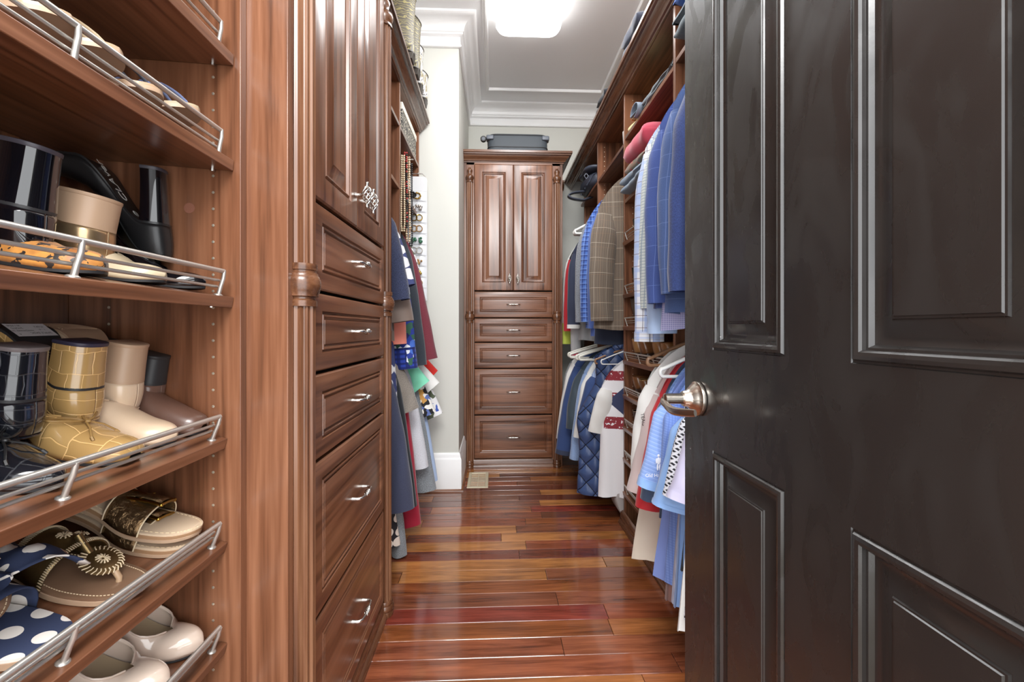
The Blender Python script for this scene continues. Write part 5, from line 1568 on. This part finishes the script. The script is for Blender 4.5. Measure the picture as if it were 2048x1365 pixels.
# ---- suitcase lying on the far cabinet
M_SUIT = plain('slate_nylon', srgb(62, 69, 76), .55, bump=.2, bscale=900)
sc = thing('suitcase', 'dark slate soft suitcase lying flat on top of the far cabinet', 'suitcase', (.185, 3.46, 2.4055), R(0))
rbox(MB(), 0, 0, .085, .235, .16, .085, 9, 48, 24).build('shell', M_SUIT, sc, 50)
for z, r_ in ((.058, .0035), (.150, .003)):
    pts = []
    for j in range(49):
        b = 2 * PI * j / 48
        sg = lambda v: (abs(v) ** .22) * (1 if v >= 0 else -1)
        pts.append((.2355 * sg(math.cos(b)), .1605 * sg(math.sin(b)), z))
    MB().tube(pts, r_, 6, False).build('zip_piping', M_BLKRUB, sc, 60)
for sx_, cx_ in ((-1, -.225), (1, .205)):
    for sy_ in (-1, 1):
        hb = rbox(MB(), cx_ + .010, sy_ * .135, .130, .030, .034, .018, 6).build('wheel_bracket', plain('grey_plastic', srgb(96, 102, 112), .4), sc, 50)
        if sx_ < 0:
            w = MB().lathe([(.004, -.012), (.019, -.012), (.023, -.008), (.023, .008), (.019, .012), (.004, .012)], (cx_ - .042, sy_ * .150, .118), 'y', 24)
            w.build('wheel', BPLASTIC, hb, 40)
            MB().lathe([(.001, -.0145), (.012, -.0140), (.013, -.012), (.013, .012), (.012, .0140), (.001, .0145)], (cx_ - .042, sy_ * .150, .118), 'y', 20).build('hub', plain('grey_plastic', srgb(96, 102, 112), .4), hb, 40)
            MB().tube([(cx_ - .010, sy_ * .135, .134), (cx_ - .040, sy_ * .135, .136), (cx_ - .042, sy_ * .150, .122)], .007, 8).build('wheel_fork', BPLASTIC, hb, 60)

# ---- bag with a hanging strap on the far right shelf
M_BAG = plain('black_nylon', srgb(52, 57, 70), .42, bump=.15, bscale=300)
bg_ = thing('duffel_bag', 'crumpled black nylon bag drooping over the shelf edge above the far jerseys', 'bag', (.80, 3.10, 2.0585))
rbox(MB(), .05, .05, .062, .19, .20, .062, 3.2, 40, 18, .006, 4).build('bag_body', M_BAG, bg_, 70)
rbox(MB(), -.02, .0, .128, .14, .17, .018, 3, 36, 12, .006, 6).build('bag_flap', M_BAG, bg_, 70)
for k in range(5):
    y0 = -.14 + .07 * k
    MB().tube([(-.135, y0, .020), (-.10, y0 + .02, .086 + .006 * k), (0, y0 + .05, .134), (.10, y0 + .04, .126)], .005, 6, True, .003).build('fold_seam', M_BAG, bg_, 60)
st = []
for i in range(15):
    a = PI * (.5 + i / 14 * 1.0)
    st.append((-.125 + .125 * math.cos(a), .10, -.010 + .036 * math.sin(a)))
st = [(.0, .10, .026)] + st + [(.0, .10, -.0)]
rows = [[(p[0] + (.03 if abs(yy) > 1 else 0), p[1] + yy - .03, p[2] - .10 * abs(p[0] + .125) * 0) for p in st] for yy in (-.022, .022)]
rows = [[(x, y, max(z, .003) if x > -.10 else z) for x, y, z in r] for r in rows]
MB().grid(rows).build('strap', M_BAG, bg_, 70, solid=.010)
bk = MB()
bk.tube([(-.150, -.12, .050), (-.165, -.12, .072), (-.150, -.12, .092), (-.135, -.12, .072), (-.150, -.12, .050)], .004, 6)
bk.build('strap_clip', plain('grey_clip', srgb(90, 94, 104), .4), bg_, 60)

# ---- folded clothes
def folded(name, label, cat, pos, dims, mat, layers, seed, group=None, yaw=0, tilt=0, droop=0.0):
    """stack of soft folds, the fold edge to the aisle (-x)"""
    root = thing(name, label, cat, pos, R(yaw), group)
    rr = random.Random(seed)
    hx, hy, h = dims
    lt = h / layers
    for k in range(layers):
        rows, uvs = [], []
        hx_, hy_ = hx * rr.uniform(.94, 1.0), hy * rr.uniform(.95, 1.0)
        NN = 18
        f = [rr.uniform(0, 6.28) for _ in range(4)]
        for i in range(NN + 1):
            y_ = -hy_ + 2 * hy_ * i / NN
            e = (1 - abs(i / NN * 2 - 1) ** 8) ** .5 if 0 < i < NN else 0.25
            row, u = [], []
            for j in range(24):
                a = 2 * PI * j / 24
                c_, s_ = math.cos(a), math.sin(a)
                x_ = hx_ * (abs(c_) ** .35) * (1 if c_ >= 0 else -1)
                z_ = lt * .5 * (abs(s_) ** .75) * (1 if s_ >= 0 else -1) * e
                wv = .004 * math.sin(y_ * 24 + f[0] + x_ * 9) + .003 * math.sin(y_ * 55 + f[1])
                dr = -droop * max(0, (-x_ - hx * .5) / (hx * .5)) ** 2
                row.append((x_ + wv, y_, lt * (k + .5) + z_ * 1.04 + wv * (.6 if s_ > 0 else .2) * (1 if k == layers - 1 else .5) + dr + (.012 * math.sin(y_ * 9 + f[2]) if (k == layers - 1 and s_ > 0) else 0)))
                u.append((x_ + .3 + (.02 * k), y_ + (.2 if s_ > 0 else 0)))
            rows.append(row); uvs.append(u)
        MB().grid(rows, True, True, True, uvs).build('fold', mat, root, 70)
    return root
GF = 'folded clothes on the right shelves'
folded('folded_sweater', 'bright blue folded sweater topmost on the near upper shelf', 'sweater', (.80, 1.40, 2.2115), (.155, .14, .075), cloth('bright_blue_knit', srgb(48, 104, 198), .85), 1, 1, GF)
folded('folded_sweater', 'slate grey folded sweater under the bright blue one', 'sweater', (.81, 1.40, 2.0985), (.155, .145, .11), cloth('slate_knit', srgb(84, 98, 106), .9, heather=.15), 2, 2, GF)
folded('folded_jeans', 'folded blue-grey jeans lowest in the stack on the second shelf of the shoe tower', 'trousers', (.80, 2.04, 1.7455), (.145, .17, .085), cloth('washed_denim', srgb(108, 124, 142), .9, heather=.2), 2, 3, GF, 0, 0, .0)
folded('folded_shirt', 'olive and blue folded shirt between the red sweater and the jeans', 'shirt', (.81, 2.02, 1.834), (.14, .16, .045), patterned('olive_blue_check', srgb(112, 104, 84), [('x', .07, .02, 0, srgb(60, 80, 140), .9), ('y', .09, .02, .3, srgb(170, 70, 60), .8)]), 1, 4, GF)
folded('folded_sweater', 'rolled red sweater topmost in the stack beside the plaid shirt', 'sweater', (.80, 2.03, 1.884), (.14, .160, .115), cloth('raspberry_knit', srgb(190, 72, 92), .85), 1, 5, GF)
folded('folded_shirt', 'pale yellow folded shirt on the top shelf of the shoe tower', 'shirt', (.80, 2.15, 2.0855), (.09, .075, .030), cloth('pale_yellow_cotton', srgb(226, 214, 156), .9), 1, 6, GF)
folded('folded_trousers', 'grey folded trousers lying along the top shelf of the shoe tower', 'trousers', (.81, 1.82, 2.0855), (.115, .17, .035), cloth('grey_trouser_wool', srgb(104, 112, 118), .85), 2, 7, GF)
blt = thing('belt', 'grey webbing belt coiled in a loop on the top shelf of the shoe tower', 'belt', (.715, 2.035, 2.0865))
rows = []
for w_ in (-.018, .018):
    r = []
    for i in range(22):
        a = -PI * .5 + i / 21 * PI * 1.55
        r.append((-.012 + w_, .03 + .052 * math.cos(a + PI), .034 + .030 * math.sin(a)))
    r.append((.02 + w_, -.10, .046)); r.append((.05 + w_, -.16, .040))
    rows.append(r)
MB().grid(rows).build('webbing', plain('grey_webbing', srgb(120, 132, 146), .8), blt, 70, solid=.004)
MB().tube([(-.03, .028, .0042), (.006, .028, .0042), (.006, .060, .0042), (-.03, .060, .0042), (-.03, .028, .0042)], .0025, 6).build('belt_buckle', M_BRASS, blt, 40)
bn = thing('eyeglasses_strap', 'black wire loop standing up on the top shelf near the near upper bay', 'cord', (.72, 1.69, 2.0865))
MB().tube([(0, -.05, .002), (0, -.055, .03), (.0, -.02, .048), (0, .03, .040), (0, .055, .004)], .0035, 8).build('loop', BPLASTIC, bn, 60)
# white mug-like cap and striped cap in the middle bay
mg = thing('mug', 'white cup standing at the shelf edge above the brown blazer', 'cup', (.755, 2.34, 2.0585))
MB().lathe([(.001, 0), (.030, 0), (.036, .010), (.040, .085), (.040, .09), (.037, .09), (.034, .012), (.001, .006)], (0, 0, 0), 'z', 28).build('cup_body', WPLASTIC, mg, 50)
MB().tube([(.036, .0, .07), (.060, 0, .066), (.062, 0, .036), (.036, .0, .024)], .005, 8).build('cup_handle', WPLASTIC, mg, 60)
folded('folded_scarf', 'grey and cream striped scarf folded on the shelf behind the brown blazer', 'scarf', (.88, 2.40, 2.0585), (.12, .10, .06), patterned('grey_cream_stripe', srgb(120, 108, 98), [('y', .04, .014, 0, srgb(214, 204, 190), .9)]), 2, 9)
# dark things on the very top
folded('folded_coat', 'dark folded coat on top of the right unit, nearer of the two bundles', 'coat', (.78, 2.05, 2.4055), (.128, .12, .12), cloth('dark_coat', srgb(58, 62, 76), .9), 2, 10, 'bundles on top of the right unit')
folded('folded_coat', 'dark folded coat on top of the right unit, smaller one nearer the far wall', 'coat', (.76, 2.62, 2.4055), (.108, .09, .10), cloth('black_coat', srgb(38, 40, 46), .9), 2, 12, 'bundles on top of the right unit')
# grey disc by the foot of the upright
dsc = thing('foam_roller', 'grey round roll standing behind the upright at floor level', 'roll', (.775, 2.36, .115))
MB().lathe([(.030, -.07), (.104, -.07), (.110, -.062), (.110, .05), (.104, .058), (.030, .058)], (0, 0, 0), 'y', 40).build('foam', plain('grey_foam', srgb(168, 162, 160), .8, bump=.3, bscale=200), dsc, 40)
MB().lathe([(.022, -.072), (.030, -.072), (.030, .060), (.022, .060)], (0, 0, 0), 'y', 24).build('core', BPLASTIC, dsc, 40)

# ---- left unit: box, cap, necklaces, organizer, papers, boots
M_DAMASK = None
m, g, bs = newmat('black_white_scroll_print')
co = g.coord('Object')
nz = g.noise(co, 55, 3, 2.2)
P(bs, g, col=g.mix(g.m('GREATER_THAN', nz, .55), (.02, .02, .02), srgb(216, 208, 190)), rough=.6)
M_DAMASK = m
bxr = thing('storage_box', 'black and white scroll-print box with a white lid on the upper left shelf', 'box', (-.60, 2.48, 2.1045))
bx('box_body', (-.115, .115, -.20, .20, 0, .115), M_DAMASK, bxr, .003)
bx('lid', (-.118, .118, -.203, .203, .112, .150), plain('ivory_card', srgb(232, 226, 212), .6), bxr, .003)
M_CAP = plain('black_cap_cloth', (.015, .015, .017), .7, bump=.2, bscale=500)
cp_ = thing('baseball_cap', 'black cap on the shelf above the necklaces', 'cap', (-.55, 2.34, 1.7848))
rows = []
for i in range(9):
    a = PI / 2 * i / 8
    rows.append([((.072 * math.cos(a) ** .8 + .0005) * math.cos(2 * PI * j / 24), (.085 * math.cos(a) ** .8 + .0005) * math.sin(2 * PI * j / 24), .002 + .105 * math.sin(a)) for j in range(24)])
MB().grid(rows, True, True, True).build('crown', M_CAP, cp_, 70)
rows = [[((.070 + q * .058) * math.cos(t), (.080 + q * .030) * math.sin(t), .008 - .006 * q - .0 * abs(t)) for t in [(-.9 + 1.8 * i / 12) for i in range(13)]] for q in (0, .5, 1)]
MB().grid(rows).build('visor', M_CAP, cp_, 70, solid=.003)
MB().sphere((0, 0, .107), .007).build('button', M_CAP, cp_, 60)
pp = thing('paper_card', 'white curled paper card on the near upper left shelf', 'card', (-.53, 2.0, 1.7848))
rows = [[(-.03 + .03 * math.sin(v * 2.4), -.06 + .12 * u, .16 * v) for u in (0, .25, .5, .75, 1)] for v in [i / 8 for i in range(9)]]
MB().grid(rows).build('sheet', plain('white_card', (.8, .8, .78), .6), pp, 60, solid=.0015)
sg_ = thing('sunglasses_case', 'black rounded case on the upper left shelf beside the cabinet', 'case', (-.52, 1.95, 2.1045))
rbox(MB(), 0, 0, .03, .035, .075, .03, 3).build('case_shell', BPLASTIC, sg_, 60)
MB().tube([(.034 * math.cos(a), .0745 * math.sin(a), .03) for a in [2 * PI * i / 24 for i in range(25)]], .0018, 6, False).build('seam', NICKEL, sg_, 60)

# necklaces on pegs of the divider panel
M_PEARL = plain('cream_pearl', srgb(220, 200, 168), .3, coat=.5)
M_JET = plain('black_bead', (.01, .01, .012), .15)
M_REDB = plain('red_bead', srgb(170, 50, 48), .3)
def necklace(label, x, y, ztop, zbot, half, r, mats, seed, gap=2.05):
    root = thing('necklace', label, 'necklace', (x, y, ztop), 0, 'bead necklaces on the left unit')
    rr = random.Random(seed)
    MB().tube([(0, -.002, 0), (0, .022, .002)], .0025, 6).build('peg', NICKEL, root, 60)
    L = ztop - zbot
    strands = {k: MB() for k in mats}
    pts = []
    for sg in (-1, 1):
        n_ = int(L / (r * gap))
        for i in range(n_):
            t = i / n_
            w = half * (1 - (1 - t) ** 3) * (1 if t < .9 else (1 - (t - .9) * 6))
            strands[rr.choices(list(mats), list(mats.values()))[0]].sphere((sg * max(w, r), -.001 + .001 * sg, -L * t), r, n=7, m=5)
    for k, mb in strands.items():
        if mb.v:
            o = mb.build('bead_strand', k, root, 60)
            o['kind'] = 'stuff'
    return root
necklace('cream bead necklace hanging nearest the divider board', -.472, 2.235, 1.95, 1.55, .008, .0055, {M_PEARL: 1}, 1)
necklace('black and red bead necklace between two cream ones', -.460, 2.245, 1.97, 1.57, .007, .0052, {M_JET: .75, M_REDB: .25}, 2)
necklace('cream and tan bead necklace with the largest beads', -.449, 2.255, 1.95, 1.50, .008, .0060, {M_PEARL: .8, M_TAN: .2}, 3)
necklace('black bead necklace beside the white jewelry organizer', -.437, 2.265, 1.92, 1.48, .007, .0050, {M_JET: 1}, 4)
arm_ = thing('necklace_bar', 'slim metal bar from which the bead necklaces hang', 'bar', (-.44, 2.268, 1.952))
MB().tube([(-.08, .018, .0), (.012, .018, .0)], .004, 8).build('rod', NICKEL, arm_, 60)
MB().tube([(-.078, .018, 0), (-.078, -.045, 0)], .004, 8).build('bracket', NICKEL, arm_, 60)

M_VINYL = plain('clear_white_vinyl', srgb(228, 230, 234), .2, coat=.5)
M_ORGW = plain('white_organizer_cloth', srgb(226, 226, 228), .7, bump=.2, bscale=600)
org = thing('jewelry_organizer', 'white hanging organizer with pockets of brooches and hoops against the cream wall', 'organizer', (-.480, 2.70, 2.01))
ow, oh = .060, .78
rows = []
pl_ = []
for cx_, cz_, a0 in ((ow - .025, -.025, 0), (-ow + .025, -.025, 90)):
    for k in range(7):
        a = R(a0 + 15 * k)
        pl_.append((cx_ + .025 * math.cos(a), cz_ + .025 * math.sin(a)))
pl_ += [(-ow, -oh), (ow, -oh)]
MB().prism(pl_, 0, .006).build('backing', M_ORGW, org, 40, .001)
MB().tube([(-.05, .003, -.002), (-.03, .003, .018), (.03, .003, .018), (.05, .003, -.002)], .003, 6).build('hanging_loop', CHROME, org, 60)
MB().tube([(0, .003, .018), (0, .020, .030), (0, .044, .030)], .003, 6).build('hook', CHROME, org, 60)
rj = random.Random(5)
JM = [M_BRASS, NICKEL, plain('jade_bead', srgb(60, 110, 84), .3), plain('amber_bead', srgb(170, 130, 80), .3)]
for k in range(10):
    z1 = -.095 - .068 * k
    pk = MB()
    rows = [[(-ow + .004 + (2 * ow - .008) * i / 10, -.002 - b_ * math.sin(PI * i / 10) ** .6, z) for i in range(11)] for z, b_ in ((z1, .010), (z1 - .030, .014), (z1 - .060, .004))]
    pk.grid(rows)
    po = pk.build('pocket', M_VINYL, org, 60)
    MB().tube([rows[0][i] for i in range(11)], .0016, 6).build('pocket_edge', M_ORGW, po, 60)
    jm = MB()
    kind = rj.randrange(3)
    cz = z1 - .032
    yj = -.0185
    if kind == 0:
        for dx in (-.018, .014):
            jm.tube([(dx + .019 * math.cos(a), yj, cz + .019 * math.sin(a)) for a in [2 * PI * i / 16 for i in range(17)]], .0034, 6, False)
    elif kind == 1:
        for q in range(14):
            jm.sphere((rj.uniform(-.030, .030), yj, cz + rj.uniform(-.018, .010)), rj.uniform(.006, .010), n=7, m=5)
    else:
        jm.tube([(.022 * math.cos(a), yj, cz + .018 * math.sin(a)) for a in [2 * PI * i / 16 for i in range(17)]], .0045, 6, False)
        for q in range(8):
            a = q / 8 * 2 * PI
            jm.sphere((.022 * math.cos(a), yj - .002, cz + .018 * math.sin(a)), .006, n=7, m=5)
    jo = jm.build('jewelry', JM[[0, 1, 0, 3, 2, 1, 3, 0, 3, 1][k]], org, 60)

# boots on the top of the left unit
def boot_mat():
    m, g, bs = newmat('embroidered_boot_leather')
    co = g.coord('UV')
    w = g.n('TexWave', {'wave_type': 'RINGS'}, 1, Vector=co, Scale=26.0, Distortion=9.0, Detail=1.0, **{'Detail_Scale': 1.6})
    f = g.m('LESS_THAN', w, .17)
    P(bs, g, col=g.mix(f, srgb(82, 76, 66), srgb(140, 130, 86)), rough=.5, normal=g.bump(f, .6, .001))
    return m
M_BOOT = boot_mat()
M_BOOTD = plain('dark_boot_leather', srgb(60, 54, 48), .45)
m, g, bs = newmat('snow_camouflage')
co = g.coord('Object')
P(bs, g, col=g.ramp(g.noise(g.vm('MULTIPLY', co, (1, 1, .5)), 22, 3, 1.6), [(.0, srgb(90, 84, 76)), (.42, srgb(196, 196, 198)), (.52, srgb(150, 140, 110)), (.60, srgb(224, 224, 226))], 'CONSTANT'), rough=.7)
M_CAMO = m
def tall_boot(label, pos, rz, mat, h, foot, group, name='cowboy_boot', scal=.03):
    root = thing(name, label, 'boot', pos, R(rz), group)
    K, NN = 14, 28
    rows, uvs = [], []
    for i in range(K + 1):
        t = i / K
        row, u = [], []
        for j in range(NN):
            a = 2 * PI * j / NN
            r1, r2 = .050 + .016 * t + .012 * (1 - t) ** 3, .044 + .012 * t
            zz = .05 + (h - .05) * t
            if i == K:
                zz += scal * (abs(math.sin(a)) ** 2 - .5)
            elif i == K - 1:
                zz += scal * .5 * (abs(math.sin(a)) ** 2 - .5)
            row.append((r1 * math.cos(a), r2 * math.sin(a), zz)); u.append((a * .05, zz))
        rows.append(row); uvs.append(u)
    sh = MB().grid(rows, True, uvs=uvs).build('shaft', mat, root, 70, solid=.003)
    MB().tube([rows[K][j % NN] for j in range(NN + 1)], .003, 6, False).build('shaft_binding', M_BOOTD, sh, 60)
    w, zs = outline('almond', .047, .036), solecurve(.035)
    rows, uvs = [], []
    L = foot
    for i in range(25):
        t = .5 - .5 * math.cos(PI * i / 24)
        cr = interp([(0, .05), (.2, .08), (.4, .085), (.6, .065), (.85, .036), (.97, .026), (1, .012)], t)
        row = []
        for j in range(11):
            q = PI * j / 10
            row.append((-.062 + t * L, w(t) * math.cos(q), zs(t) + .004 + cr * math.sin(q)))
        rows.append(row)
        uvs.append([(p[1], p[0]) for p in row])
    MB().grid(rows, uvs=uvs).build('foot', mat, root, 70)
    rows = [[(-.062 + t * L, -w(t) - .003, zs(t) - .001), (-.062 + t * L, -w(t) - .003, zs(t) + .005), (-.062 + t * L, w(t) + .003, zs(t) + .005), (-.062 + t * L, w(t) + .003, zs(t) - .001)] for t in [.5 - .5 * math.cos(PI * i / 20) for i in range(21)]]
    MB().grid(rows, True, True, True).build('sole', M_BOOTD, root, 40)
    MB().prism([(-.060, .034), (.005, .034), (-.004, 0), (-.052, 0)], -.030, .030).build('heel', M_BOOTD, root, 40, .002)
    for sg in (-1, 1):
        MB().tube([(0, sg * .052, h - .05), (0, sg * .060, h - .005), (0, sg * .056, h + .012), (0, sg * .052, h - .02)], .004, 6, True, .008).build('pull_strap', M_BOOTD, sh, 60)
    return root
tall_boot('embroidered cowboy boot on top of the left unit, nearer one of the pair', (-.462, 2.18, 2.406), 180, M_BOOT, .33, .27, 'embroidered cowboy boots')
tall_boot('embroidered cowboy boot on top of the left unit, farther one of the pair', (-.458, 2.315, 2.406), 180, M_BOOT, .30, .27, 'embroidered cowboy boots')
tall_boot('pale camouflage boot on top of the left unit next to the cowboy boots', (-.468, 2.46, 2.406), 180, M_CAMO, .25, .27, 'pale camouflage boots', 'hunting_boot', .02)
tall_boot('pale camouflage boot farthest back on top of the left unit', (-.466, 2.61, 2.406), 180, M_CAMO, .19, .27, 'pale camouflage boots', 'hunting_boot', .02)

# ---- small print on two garments
M_EMB = plain('white_embroidery', (.82, .82, .84), .7)
def on_sleeve(owner, x0, z0, body, size, mat, rot=0, name='embroidery'):
    sl = [c for c in owner.children if c.name.startswith('sleeve')][0]
    y0 = min(v.co.y for v in sl.data.vertices if abs(v.co.x - x0) < .035 and abs(v.co.z - z0) < .035) - .0015
    M = Matrix.Translation((x0, y0, z0)) @ Matrix.Rotation(R(90), 4, 'X') @ Matrix.Rotation(R(rot), 4, 'Z')
    return lettering(body, size, mat, sl, M, name), sl, y0
o_, sl_o, y0_ = on_sleeve(p_, -.288, -.395, 'Old Haw', .015, M_EMB)
em = MB()
for (ex, ez, rx_, rz_) in ((0, .050, .004, .0045), (0, .034, .0065, .011), (-.003, .014, .003, .011), (.004, .014, .003, .011), (-.007, .034, .002, .009), (.007, .036, .002, .008)):
    em.sphere((-.274 + ex, y0_ + .0005, -.384 + ez), rx_, .0008, rz_)
em.build('embroidered_emblem', M_EMB, sl_o, 60)
on_sleeve(wj_, -.262, -.29, 'TEAIS', .018, M_DARKLINE, -82, 'sleeve_print')
